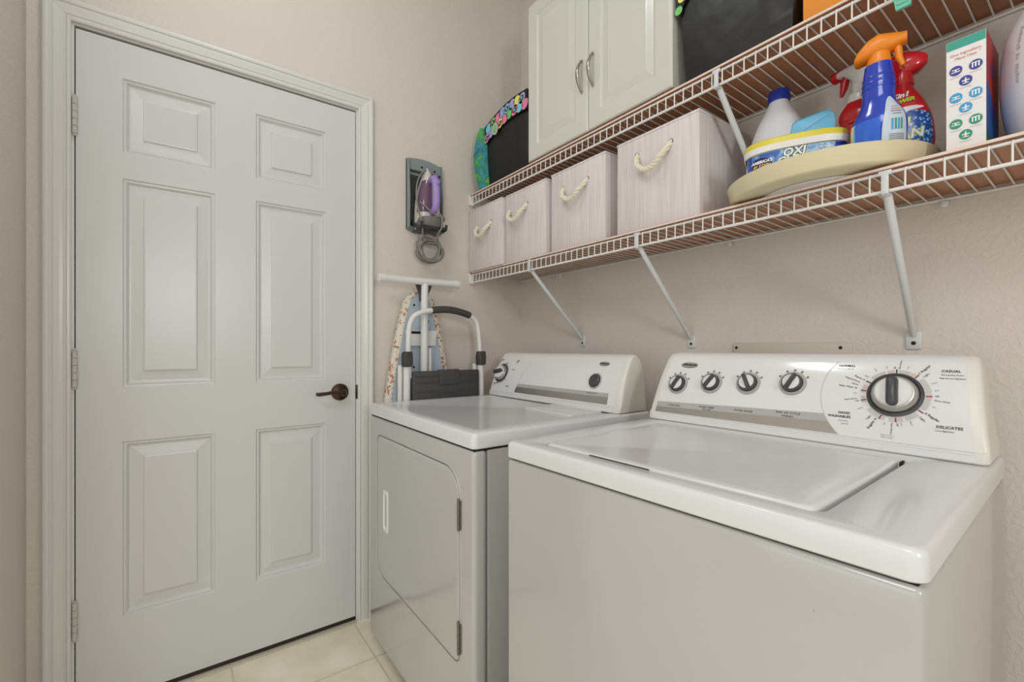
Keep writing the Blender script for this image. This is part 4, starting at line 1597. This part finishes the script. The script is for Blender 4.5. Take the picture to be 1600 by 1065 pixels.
# blue spray bottle with orange head
sb = thing('spray_bottle', 'blue spray bottle with an orange trigger head', 'spray bottle', (-0.261, -1.546, TZ), R(0), 'spray bottles on the turntable')
sb.scale = (1.06, 1.06, 1.09)
B3 = Body([(0.0, 0.035, 0.027), (0.005, 0.037, 0.029), (0.030, 0.0415, 0.033), (0.060, 0.0430, 0.034), (0.088, 0.0415, 0.033), (0.112, 0.030, 0.027), (0.128, 0.0255, 0.024), (0.150, 0.0250, 0.0235), (0.172, 0.0235, 0.0225), (0.192, 0.0215, 0.0210)], 2.3)
B3.mesh(44, 44).build('body', 'spray_blue', sb)
mb = MB()
B3.patch(mb, -1.20, -0.85, 0.006, 0.085, 0.0006, 1, 8, 10)
B3.patch(mb, -0.85, -0.72, 0.006, 0.085, 0.0006, 2, 4, 10)
B3.patch(mb, -0.72, 0.22, 0.006, 0.085, 0.0005, 0, 20, 10)
B3.patch(mb, -1.30, -0.80, -0.004 + 0.010, 0.036, 0.0012, 3, 10, 8, oval)
fl = mb.build('front_label', ['spray_blue_light', 'pale_yellow', 'aqua', 'coral'], sb, flip=False)
mb = MB()
B3.patch(mb, 0.26, 1.42, -0.045 + 0.008, 0.122, 0.0007, 0, 20, 20, lambda u, v: (oval(u, v)[0], max(0.3, oval(u, v)[1])))
LAB = mb
mb = MB()
for j, (z, w) in enumerate(((0.099, 0.34), (0.094, 0.44), (0.089, 0.50), (0.084, 0.40), (0.047, 0.66), (0.044, 0.70), (0.041, 0.66), (0.038, 0.7), (0.034, 0.6), (0.030, 0.7), (0.027, 0.55), (0.014, 0.6))):
    B3.patch(mb, 0.86 - w / 2, 0.86 + w / 2, z, z + 0.0013, 0.0012, 0 if j > 1 else 1, 8, 1)
for j in range(4):
    B3.patch(mb, 0.60 + j * 0.14, 0.69 + j * 0.14, 0.056, 0.076, 0.0012, 2 + (j % 2), 3, 3)
for j in range(3):
    B3.patch(mb, 0.68 + j * 0.12, 0.76 + j * 0.12, 0.018, 0.025, 0.0012, 2, 3, 3)
LAB.merge(mb, 1)
LAB.build('back_label', ['back_label', 'ink_grey', 'coral', 'icon_blue', 'icon_green'], sb, flip=False)
mb = MB()
for z in (0.148, 0.158, 0.168):
    mb.loft([[B3.p(2 * PI * q / 40, z + dz, o) for q in range(40)] for dz, o in ((-0.003, -0.0004), (-0.001, 0.0012), (0.001, 0.0012), (0.003, -0.0004))], cap0=False, cap1=False)
mb.build('neck_ribs', 'spray_blue', sb)
trigger_head(sb, 0.191, R(-78), ['spray_orange', 'spray_orange', 'spray_orange'], 1.0, 'wedge')

# red spray bottle
rb = thing('spray_bottle', 'red spray bottle with red head and blue bubbly label, beside the carton of icons', 'spray bottle', (-0.186, -1.564, TZ), R(0), 'spray bottles on the turntable')
rb.scale = (1.0, 1.0, 1.10)
B4 = Body([(0.0, 0.042, 0.033), (0.005, 0.044, 0.035), (0.030, 0.050, 0.037), (0.055, 0.054, 0.038), (0.095, 0.050, 0.034), (0.130, 0.038, 0.028), (0.158, 0.0215, 0.0215), (0.166, 0.0200, 0.0200)], 2.2)
B4.mesh(44, 40).build('body', 'spray_red', rb)
mb = MB()
B4.patch(mb, -1.3, 1.3, 0.006, 0.108, 0.0006, 0, 40, 14, lambda u, v: (u, v * (1.0 - 0.10 * (2 * u - 1) ** 2)))
B4.patch(mb, -1.3, 1.3, 0.006, 0.030, 0.0009, 2, 30, 4)
B4.patch(mb, -1.0, 1.05, 0.106, 0.116, 0.0008, 1, 24, 3, oval)
LAB = mb
mb = MB()
rr4 = 0.044


def redtxt(s, size, a, z, mi, bold=0, lay=0.0016, rot=0.06, shear=0.15):
    put_text(mb, s, size, lambda x, y: B4.front(a + x, z + y, lay), rot=rot, mi=mi, bold=bold, shear=shear)


for s, a, z in (('OXI', 0.0, 0.082), ('CLEAN', 0.003, 0.059)):
    redtxt(s, 0.024, a, z, 2, 0.0018, 0.0014)
    redtxt(s, 0.024, a, z, 0, 0.0004, 0.0020)
B4.patch(mb, -0.7, 1.0, 0.030, 0.048, 0.0014, 0, 16, 6, lambda u, v: (u, 0.5 + (v - 0.5) * (1.0 if u < 0.75 else (1 - u) * 4)))
redtxt('MAX FORCE', 0.0125, 0.000, 0.039, 1, 0.0005, 0.0020)
redtxt('5in1', 0.014, 0.006, 0.140, 0, 0.0006, 0.0018)
redtxt('POWER', 0.0105, 0.008, 0.128, 2, 0.0006, 0.0018)
LAB.merge(mb, 3)
LAB.build('label', ['bubbles', 'white_ink', 'royal', 'white_ink', 'red_print', 'green_ink'], rb, flip=False)
trigger_head(rb, 0.165, R(100), ['spray_red', 'spray_red', 'spray_red'], 1.12, 'round')

# white and red trigger bottle behind
wb = thing('spray_bottle', 'red spray bottle with a white head and red trigger, half hidden behind the blue one', 'spray bottle', (-0.098, -1.463, TZ), R(0), 'spray bottles on the turntable')
wb.scale = (1.05, 1.05, 1.0)
B5 = Body([(0.0, 0.034, 0.030), (0.005, 0.037, 0.033), (0.06, 0.037, 0.033), (0.10, 0.034, 0.031), (0.14, 0.033, 0.030), (0.175, 0.035, 0.032), (0.198, 0.036, 0.032), (0.222, 0.022, 0.022)], 2.2)
B5.mesh(40, 40).build('body', 'spray_red', wb)
mb = MB()
for z in (0.12, 0.145, 0.17):
    mb.loft([[B5.p(2 * PI * q / 40, z + dz, o) for q in range(40)] for dz, o in ((-0.008, -0.0006), (-0.003, 0.0018), (0.003, 0.0018), (0.008, -0.0006))], cap0=False, cap1=False)
mb.build('grip_ribs', 'spray_red', wb)
mb = MB()
mb.lathe([(0.0225, 0.220), (0.023, 0.222), (0.0215, 0.240), (0.019, 0.242)], 32)
mb.build('collar', 'white_plastic', wb)
c, s = math.cos(R(68)), math.sin(R(68))
hT = lambda p: (p[0] * c - p[1] * s, p[0] * s + p[1] * c, p[2] + 0.284)
mb = MB()
mb.lathe([(0.0165, 0.238), (0.013, 0.244), (0.012, 0.290)], 24)
mb.T = hT
loops = []
for x, z0, z1, w in ((-0.034, 0.004, 0.026, 0.010), (-0.026, -0.014, 0.032, 0.0135), (-0.006, -0.026, 0.035, 0.015), (0.010, -0.006, 0.036, 0.0145), (0.026, 0.014, 0.037, 0.0125), (0.044, 0.019, 0.037, 0.0110)):
    zc_, hh = (z0 + z1) / 2, (z1 - z0) / 2
    loops.append([(x, w * math.copysign(abs(math.cos(q)) ** 0.7, math.cos(q)), zc_ + hh * math.copysign(abs(math.sin(q)) ** 0.7, math.sin(q))) for q in [2 * PI * k / 18 for k in range(18)]])
mb.loft(loops)
mb.build('spray_head', 'white_plastic', wb, angle=50)
mb = MB()
mb.T = hT
mb.lathe([(0.010, 0), (0.012, 0.002), (0.012, 0.012), (0.0085, 0.014)], 20)
nz = MB()
nz.T = lambda p: hT((0.0435 + p[2], p[0], 0.029 + p[1]))
nz.lathe([(0.0120, 0), (0.0138, 0.002), (0.0138, 0.014), (0.0100, 0.018)], 20)
nz.build('nozzle', 'spray_red', wb)
tr = MB()
tr.T = hT
tr.tube([(0.026, 0, 0.018), (0.032, 0, 0.006), (0.034, 0, -0.008), (0.041, 0, -0.026)], [0.0085, 0.0095, 0.0080, 0.0035], 12)
tr.build('trigger', 'spray_red', wb)

# carton with icons
ct = thing('carton', 'tall white carton printed with rows of round icons beside the turntable', 'carton', (-0.262, -1.648, LTOP), 0)
cw, cd, chh = 0.052, 0.122, 0.212
mb = MB()
mb.box(0, cd, -cw, 0, 0, chh, mi=0)
mb.build('box', ['carton_white'], ct)
mb = MB()
mb.add([(-0.0004, -0.0005, chh - 0.017), (-0.0004, -cw + 0.0005, chh - 0.017), (-0.0004, -cw + 0.0005, chh - 0.0005), (-0.0004, -0.0005, chh - 0.0005)], [(0, 1, 2, 3)], 0)
S = lambda a, b: (a, -cw - 0.0004, b)
mb.add([S(0.0, 0.125), S(cd, 0.075), S(cd, chh), S(0.0, chh)], [(0, 1, 2, 3)], 1)
mb.add([S(0.0, 0.040), S(cd, 0.0), S(cd, 0.075), S(0.0, 0.125)], [(0, 1, 2, 3)], 2)
mb.add([S(0.0, 0.0), S(cd, 0.0), S(0.0, 0.040)], [(0, 1, 2)], 3)
for (a, b, mi) in ((0.05, 0.155, 4), (0.05, 0.080, 4), (0.045, 0.012 + 0.008, 4)):
    mb.add([(a + 0.014 * math.cos(2 * PI * q / 24), -cw - 0.0007, b + 0.014 * math.sin(2 * PI * q / 24)) for q in range(24)], [tuple(range(24))], mi)
ART = mb
mb = MB()
fC = lambda a, b: (-0.0008, -cw / 2 - a, b)
fC2 = lambda a, b: (-0.0012, -cw / 2 - a, b)
put_text(mb, 'One Ingredient,', 0.0066, fC, 0, chh - 0.028, mi=0)
put_text(mb, 'Many Uses', 0.0066, fC, 0, chh - 0.036, mi=0)
put_text(mb, 'TM', 0.0022, fC, 0.0185, chh - 0.034, mi=0)
icons = [(-0.013, 0.155, 1), (0.013, 0.155, 1), (0.0, 0.132, 1), (-0.013, 0.105, 2), (0.013, 0.105, 2), (0.0, 0.083, 2), (-0.013, 0.057, 3), (0.013, 0.057, 3), (0.0, 0.034, 3)]
for k, (a, b, mi) in enumerate(icons):
    mb.add([fC(a + 0.0088 * math.cos(2 * PI * q / 24), b + 0.0088 * math.sin(2 * PI * q / 24)) for q in range(24)], [tuple(range(24))], mi)
    # simple white pictograms
    if k in (0, 3, 6):
        bars = [(-0.006, 0.006, -0.003, -0.0015), (-0.005, 0.005, 0.001, 0.0025), (-0.001, 0.001, -0.0015, 0.001)]
    elif k in (1, 4, 7):
        bars = [(-0.0055, 0.0055, 0.003, 0.0045), (-0.005, -0.0032, -0.0045, 0.003), (0.0032, 0.005, -0.0045, 0.003), (-0.001, 0.001, -0.0045, 0.003)]
    else:
        bars = [(-0.005, 0.005, -0.001, 0.001), (-0.001, 0.001, -0.005, 0.005), (-0.004, 0.004, -0.0055, -0.004)]
    for nb, (x0, x1, z0, z1) in enumerate(bars):
        lay = lambda u_, w_, nb=nb: (-0.0012 - 0.0001 * nb, -cw / 2 - u_, w_)
        mb.add([lay(a + x0, b + z0), lay(a + x1, b + z0), lay(a + x1, b + z1), lay(a + x0, b + z1)], [(0, 1, 2, 3)], 4)
    mb.add([fC(a - 0.008, b - 0.0125), fC(a + 0.008, b - 0.0125), fC(a + 0.008, b - 0.0115), fC(a - 0.008, b - 0.0115)], [(0, 1, 2, 3)], 5)
ART.merge(mb, 5)
ART.build('printed_panels', ['carton_teal', 'carton_red', 'carton_blue', 'carton_green', 'icon_navy', 'red_print', 'icon_navy', 'icon_blue', 'icon_green', 'white_ink', 'ink_pale'], ct, flip=False)

# large white jug
jg = thing('detergent_jug', 'large white jug standing on the lower shelf beside the carton of icons', 'jug', (-0.165, -1.815, LTOP), 0)
B6 = Body([(0.0, 0.084, 0.070), (0.010, 0.092, 0.080), (0.07, 0.106, 0.092), (0.14, 0.110, 0.095), (0.20, 0.103, 0.090), (0.25, 0.082, 0.075), (0.29, 0.050, 0.050), (0.300, 0.040, 0.040)], 2.3)
B6.mesh(56, 44).build('body', 'bleach', jg)
mb = MB()
mb.lathe([(0.034, 0.300), (0.034, 0.322), (0.030, 0.324)], 36)
mb.build('cap', 'white_plastic', jg)
mb = MB()
zz = 0.205
for k in range(17):                                    # a faint vertical date-code of tiny strokes
    hgt = (0.0030, 0.0022, 0.0034, 0.0026)[k % 4]
    if k not in (7, 10):
        for dz in (0.0, 0.0022):
            q = [(-0.80, zz - dz), (-0.80 + hgt / 0.05, zz - dz), (-0.80 + hgt / 0.05, zz - dz - 0.0011), (-0.80, zz - dz - 0.0011)]
            mb.add([B6.p(a_, b_, 0.0007) for a_, b_ in q], [(0, 1, 2, 3)], 0)
    zz -= 0.0058
mb.build('embossed_print', 'band_grey', jg, flip=False)

# ------------------------------------------------------------------ iron in its wall caddy
cd_ = thing('iron_caddy', 'grey plastic wall caddy holding the clothes iron', 'wall caddy', (-0.544, 0, 1.60))
mb = MB()
# back plate with an arched top and side wings
out = []
for k in range(13):
    t = k / 12
    x = -0.082 + 0.164 * t
    out.append((x, 0.318 + 0.012 * math.sin(PI * t) - 0.006 * t))
poly = [(-0.082, 0.010), (0.082, 0.0)][:0] + [(-0.082, 0.012), (-0.05, 0.0), (0.05, 0.0), (0.082, 0.012)] + out[::-1]
mb.loft([[(x, -0.001, z) for x, z in poly], [(x, -0.010, z) for x, z in poly]])
for sx in (-1, 1):
    mb.loft([[(sx * 0.082, -0.001, 0.012), (sx * 0.082, -0.030, 0.020), (sx * 0.076, -0.030, 0.020), (sx * 0.076, -0.001, 0.012)],
             [(sx * 0.082, -0.001, 0.16), (sx * 0.082, -0.034, 0.16), (sx * 0.076, -0.034, 0.16), (sx * 0.076, -0.001, 0.16)],
             [(sx * 0.082, -0.001, 0.316), (sx * 0.082, -0.022, 0.312), (sx * 0.076, -0.022, 0.312), (sx * 0.076, -0.001, 0.316)]])
mb.build('shell', 'caddy', cd_, angle=30)
mb = MB()
for z in (0.262, 0.235, 0.11):
    mb.box(-0.076, 0.076, -0.016, -0.010, z, z + 0.010, bev=0.002)
mb.box(-0.072, 0.072, -0.013, -0.010, 0.03, 0.25)
mb.build('rack', 'caddy_dark', cd_)
mb = MB()
for sx in (-1, 1):
    mb.tube([(sx * 0.058, -0.010, 0.050), (sx * 0.058, -0.060, 0.012), (sx * 0.058, -0.100, 0.008), (sx * 0.058, -0.106, 0.030)], 0.006, 10)
mb.tube([(-0.058, -0.103, 0.012), (0.0, -0.110, 0.008), (0.058, -0.103, 0.012)], 0.006, 10)
mb.box(-0.06, 0.06, -0.09, -0.012, 0.000, 0.006, bev=0.002)
mb.build('cradle', 'caddy_dark', cd_)
for a, b in ((-0.012, 0.292), (0.05, 0.287)):
    s = MB()
    s.T = frame_T((a, -0.010, b), (1, 0, 0), (0, 0, 1), (0, -1, 0))
    s.lathe([(0.005, 0), (0.0042, 0.002), (0.001, 0.0024)], 14)
    s.build('screw', 'screw', cd_)

ir = thing('clothes_iron', 'white and lilac steam iron stood in the wall caddy, grey cord coiled below', 'iron', (-0.542, -0.018, 1.608), 0)
HI = 0.278


def half_w(t):
    return 0.054 * (1 - max(0, (t - 0.22) / 0.78) ** 2.1) + 0.0015


mb = MB()
loops = []
for k in range(19):
    t = k / 18
    w = half_w(t)
    loops.append([(-w, 0, t * HI), (-w, -0.006, t * HI), (w, -0.006, t * HI), (w, 0, t * HI)])
mb.loft(loops)
mb.build('soleplate', 'soleplate', ir, angle=50)
mb = MB()
loops = []
for k in range(19):
    t = k / 18
    w = half_w(t) * 0.97
    d = 0.062 - 0.020 * t - 0.030 * max(0, (t - 0.7) / 0.3) ** 1.6
    lp_ = []
    for q in range(13):
        a = PI * q / 12
        lp_.append((-w * math.copysign(abs(math.cos(a)) ** 0.55, math.cos(a)), -0.0062 - d * abs(math.sin(a)) ** 0.8, t * HI * 0.985 + 0.002))
    loops.append(lp_)
mb.loft(loops)
mb.build('shell', 'iron_white', ir, angle=50)
mb = MB()
loops = []
for k in range(13):
    t = 0.26 + 0.50 * k / 12
    w = half_w(t) * 1.0
    d = 0.064 - 0.020 * t
    z = t * HI
    e = math.sin(PI * min(1, max(0.02, k / 12))) ** 0.4
    lp_ = []
    for q in range(11):
        a = 0.10 * PI + 0.40 * PI * q / 10
        a2 = a
        lp_.append((-w * math.copysign(abs(math.cos(a2)) ** 0.55, math.cos(a2)) * (0.99 + 0.03 * e) + 0.0, -0.0062 - d * abs(math.sin(a2)) ** 0.8 * (0.99 + 0.05 * e), z))
    lp_ += [(0.0, -0.02, z), (-w * 0.6, -0.02, z)]
    loops.append(lp_)
mb.loft(loops)
mb.build('water_tank', 'iron_tank', ir, angle=50)
mb = MB()
mb.tube([(0, -0.060, 0.066), (0, -0.082, 0.072), (0.0, -0.098, 0.086), (0, -0.104, 0.110), (0, -0.104, 0.150), (0, -0.100, 0.185), (0, -0.088, 0.208), (0, -0.068, 0.214), (0, -0.050, 0.206)],
        [0.013, 0.0145, 0.0155, 0.0155, 0.0150, 0.0165, 0.017, 0.016, 0.013], 16)
mb.build('handle', 'iron_purple', ir, angle=60)
mb = MB()
mb.T = frame_T((0, -0.1155, 0.186), (1, 0, 0), (0, 0, 1), (0, -1, 0))
mb.lathe([(0.009, -0.002), (0.009, 0.004), (0.006, 0.006)], 20)
mb.build('steam_button', 'iron_purple', ir)
mb = MB()
loops = []
for k in range(8):
    t = k / 7
    w = 0.050 + 0.003 * math.sin(PI * t)
    d = 0.070 + 0.018 * t
    loops.append([(-w * math.copysign(abs(math.cos(a)) ** 0.6, math.cos(a)) * 1.02, -0.0062 - d * abs(math.sin(a)) ** 0.7, -0.002 + t * 0.050) for a in [PI * q / 12 for q in range(13)]])
mb.loft(loops)
mb.build('heel', 'iron_heel', ir, angle=50)
# cord: from the heel down into a loose coil hung under the caddy
mb = MB()
pts = [(0.020, -0.094, 0.062), (0.026, -0.106, 0.040), (0.024, -0.104, 0.0), (0.020, -0.070, -0.030)]
rg = random.Random(5)
for k in range(1, 150):
    a = k / 149 * 2 * PI * 8.3
    turn = a / (2 * PI)
    rx = 0.054 + 0.009 * math.sin(turn * 2.3 + 0.5)
    rz = 0.044 + 0.008 * math.sin(turn * 3.1)
    cx = 0.002 + 0.007 * math.sin(turn * 1.7)
    cz = -0.088 + 0.010 * math.sin(turn * 2.9 + 1) - 0.006 * math.cos(turn * 1.3)
    y = -0.024 - 0.022 * (0.5 + 0.5 * math.sin(turn * 2.1)) - 0.012 * (0.5 + 0.5 * math.sin(a * 0.5))
    pts.append((cx + rx * math.cos(-a + 0.6), y, cz + rz * math.sin(-a + 0.6)))


def smooth(pts, n):
    P = [Vector(p) for p in pts]
    out_ = []
    for i in range(len(P) - 1):
        p0, p1, p2, p3 = P[max(i - 1, 0)], P[i], P[i + 1], P[min(i + 2, len(P) - 1)]
        for k in range(n):
            t = k / n
            out_.append(0.5 * ((2 * p1) + (-p0 + p2) * t + (2 * p0 - 5 * p1 + 4 * p2 - p3) * t * t + (-p0 + 3 * p1 - 3 * p2 + p3) * t ** 3))
    out_.append(P[-1])
    return out_


mb.tube(smooth(pts, 3), 0.0036, 7)
mb.tube(smooth([(-0.030, -0.034, -0.060), (-0.042, -0.060, -0.030), (-0.052, -0.075, 0.012), (-0.0575, -0.060, 0.06), (-0.0600, -0.040, 0.12), (-0.056, -0.030, 0.18), (-0.040, -0.026, 0.23), (-0.014, -0.022, 0.262), (0.002, -0.012, 0.268)], 5), 0.0034, 7)
mb.tube(smooth([(-0.054, -0.058, 0.110), (-0.030, -0.086, 0.078), (0.0, -0.098, 0.054), (0.040, -0.096, 0.048), (0.058, -0.060, 0.046)], 5), 0.0030, 7)
mb.build('cord', 'cord', ir, angle=70)

# ------------------------------------------------------------------ ironing board
ib = thing('ironing_board', 'folded ironing board with floral cover propped upright against the door wall', 'ironing board', (-0.585, -0.050, 0.0), 0)


def board_outline(gro, z_off=0.0):
    """half widths measured down from the nose"""
    prof_ = [(0.0, 0.0), (0.004, 0.026), (0.014, 0.046), (0.035, 0.064), (0.08, 0.080), (0.16, 0.098), (0.26, 0.118), (0.36, 0.136), (0.46, 0.152), (0.60, 0.165), (0.80, 0.170), (1.31, 0.170), (1.33, 0.160), (1.338, 0.13)]
    L = [(-w - gro, 1.342 - d) for d, w in prof_[1:]]
    Rr = [(w + gro, 1.342 - d) for d, w in prof_[1:]]
    return [(0.0, 1.342 + gro)] + Rr + L[::-1]


o1, o2 = board_outline(0.0), board_outline(-0.024)
mb = MB()
o0 = board_outline(-0.004)
mb.loft([[(x, 0.028, z) for x, z in o0], [(x, 0.022, z) for x, z in o1], [(x, -0.002, z) for x, z in o1], [(x, -0.008, z) for x, z in o0], [(x, -0.008, z) for x, z in o2], [(x, -0.002, z) for x, z in o2]])
mb.build('cover', 'floral', ib, angle=60)
mb = MB()
o3 = board_outline(-0.0245)
mb.loft([[(x, -0.0015, z) for x, z in o3], [(x, -0.006, z) for x, z in o3]])
for (hx, hz) in ((-0.028, 1.282), (-0.036, 1.215), (0.036, 1.215), (-0.088, 0.92), (0.088, 0.92), (-0.03, 1.02)):
    mb.T = frame_T((hx, -0.0062, hz), (1, 0, 0), (0, 0, 1), (0, -1, 0))
    mb.lathe([(0.005, 0), (0.004, 0.0006)], 14, mi=1)
mb.T = None
mb.build('metal_top', ['board_metal', 'black'], ib)
mb = MB()
mb.tube([(0.0, -0.050, 1.376), (0.0, -0.048, 1.30), (0.0, -0.042, 0.90), (0.0, -0.040, 0.20)], 0.0155, 16)
mb.build('leg', 'board_white', ib)
mb = MB()
mb.tube([(0.030, -0.034, 1.10), (0.034, -0.034, 0.85), (0.04, -0.034, 0.30)], 0.009, 12, mi=0)
mb.build('leg', 'board_white', ib)
mb = MB()
mb.tube([(-0.178, -0.052, 1.378), (0.140, -0.052, 1.378)], 0.0150, 18)
mb.build('foot_bar', 'board_white', ib)
for ex, sx in ((-0.172, -1), (0.136, 1)):
    e = MB()
    e.tube([(ex, -0.052, 1.378), (ex + sx * 0.024, -0.052, 1.378), (ex + sx * 0.027, -0.052, 1.378)], [0.0172, 0.0172, 0.014], 18)
    e.build('end_cap', 'white_plastic', ib)
mb = MB()
gz = [(-0.036, 1.366), (0.036, 1.366), (0.030, 1.350), (0.019, 1.325), (0.017, 1.295), (-0.017, 1.295), (-0.019, 1.325), (-0.030, 1.350)]
mb.loft([[(x, -0.046, z) for x, z in gz], [(x, -0.034, z) for x, z in gz]])
mb.build('gusset_plate', 'caddy_dark', ib)
mb = MB()
mb.loft([[(-0.070, -0.008, 1.175), (0.070, -0.008, 1.175), (0.062, -0.008, 1.11), (-0.062, -0.008, 1.11)], [(-0.070, -0.024, 1.175), (0.070, -0.024, 1.175), (0.062, -0.024, 1.11), (-0.062, -0.024, 1.11)]], mi=0)
mb.box(-0.050, 0.020, -0.0248, -0.0238, 1.160, 1.171, mi=1)
mb.build('leg_bracket', ['board_white', 'black'], ib)
mb = MB()
for sx in (-1, 1):
    mb.box(sx * 0.055 - 0.010, sx * 0.055 + 0.010, -0.012, -0.006, 0.30, 1.20, bev=0.002)
mb.build('stiffening_rail', 'board_metal', ib)

# ------------------------------------------------------------------ folding step stool
st = thing('step_stool', 'folded white step stool with charcoal steps and padded hoop, behind the dryer', 'step stool', (-0.493, -0.128, 0.0), 0)
hz = 1.0
hoop = [(-0.172, 0.002, 0.98), (-0.176, 0.002, 1.06), (-0.176, 0.002, 1.13), (-0.172, 0.002, 1.185), (-0.158, 0.002, 1.222), (-0.130, 0.002, 1.243), (-0.090, 0.002, 1.254), (-0.040, 0.002, 1.262), (0.0, 0.002, 1.264), (0.045, 0.002, 1.260), (0.090, 0.002, 1.250), (0.130, 0.002, 1.234), (0.148, 0.002, 1.212), (0.156, 0.002, 1.175), (0.162, 0.002, 1.12), (0.166, 0.002, 1.05), (0.170, 0.002, 0.98)]
mb = MB()
mb.tube(smooth(hoop, 4), 0.0105, 14)
mb.build('hoop', 'stool_white', st, angle=60)
mb = MB()
gp = smooth([(-0.072, 0.002, 1.2575), (-0.040, 0.002, 1.262), (0.0, 0.002, 1.264), (0.045, 0.002, 1.260), (0.090, 0.002, 1.250), (0.112, 0.002, 1.2425)], 5)
mb.tube(gp, [0.0125] + [0.0150] * (len(gp) - 2) + [0.0125], 16)
mb.build('padded_grip', 'stool_grip', st, angle=60)
for sx, bx in ((-1, -0.186), (1, 0.172)):
    mb = MB()
    mb.tube([(bx, 0.004, 0.02), (bx - sx * 0.001, 0.003, 0.55), (bx - sx * 0.004, 0.002, 1.045)], 0.0145, 14)
    leg = mb.build('leg', 'stool_white', st, angle=60)
    f = MB()
    f.tube([(bx, 0.004, 0.0005), (bx, 0.004, 0.045)], 0.0165, 14)
    f.build('foot', 'stool_grip', leg)
    k = MB()
    k.loft([[(bx - sx * 0.004 + x * 1.0, y, z) for x, y in rrect(0.044 * w_, 0.038, 0.014, 5)] for z, w_ in ((1.025, 0.8), (1.033, 0.95), (1.062, 1.0), (1.080, 0.9), (1.086, 0.75))])
    k.build('joint_cover', 'stool_grip', st)
mb = MB()
mb.box(-0.166, 0.146, -0.022, 0.000, 0.610, 1.006, bev=0.006)
stp = mb.build('top_step', 'stool_dark', st)
mb = MB()
for z in (0.985, 0.958, 0.922, 0.885, 0.850, 0.81):
    mb.box(-0.154, -0.054, -0.0240, -0.0215, z - 0.002, z + 0.002)
    mb.box(0.050, 0.138, -0.0240, -0.0215, z - 0.002, z + 0.002)
for z in (0.915, 0.885, 0.850, 0.81):
    mb.box(-0.050, 0.050, -0.0240, -0.0215, z - 0.002, z + 0.002)
mb.build('grip_ridges', 'stool_grip', stp)
mb = MB()
mb.box(-0.052, 0.046, -0.027, -0.004, 0.945, 1.011, bev=0.005)
mb.build('latch', 'stool_dark', stp)
mb = MB()
mb.box(-0.150, 0.148, -0.020, 0.002, 0.20, 0.50, bev=0.006)
mb.build('lower_step', 'stool_dark', st)
for z in (0.25, 0.55):
    mb = MB()
    mb.tube([(-0.182, 0.012, z), (0.170, 0.012, z)], 0.008, 10)
    mb.build('cross_bar', 'stool_white', st)
for bx in (-0.196, 0.158):
    mb = MB()
    mb.tube([(bx, 0.036, 0.001), (bx, 0.036, 1.03)], 0.0115, 12)
    mb.build('rear_leg', 'stool_white', st)

# ------------------------------------------------------------------ ceiling light
cl_ = thing('ceiling_light', 'round white dome light on the ceiling', 'ceiling light', (LAMP[0], LAMP[1], CEIL_Z))
mb = MB()
mb.lathe([(0.165, -0.0005), (0.170, -0.006), (0.165, -0.022), (0.155, -0.024)], 48)
mb.build('base', 'white_plastic', cl_)
mb = MB()
mb.lathe([(0.152, -0.025), (0.150, -0.040), (0.132, -0.066), (0.095, -0.086), (0.045, -0.096), (0.004, -0.098)], 48)
mb.build('diffuser', 'diffuser', cl_)
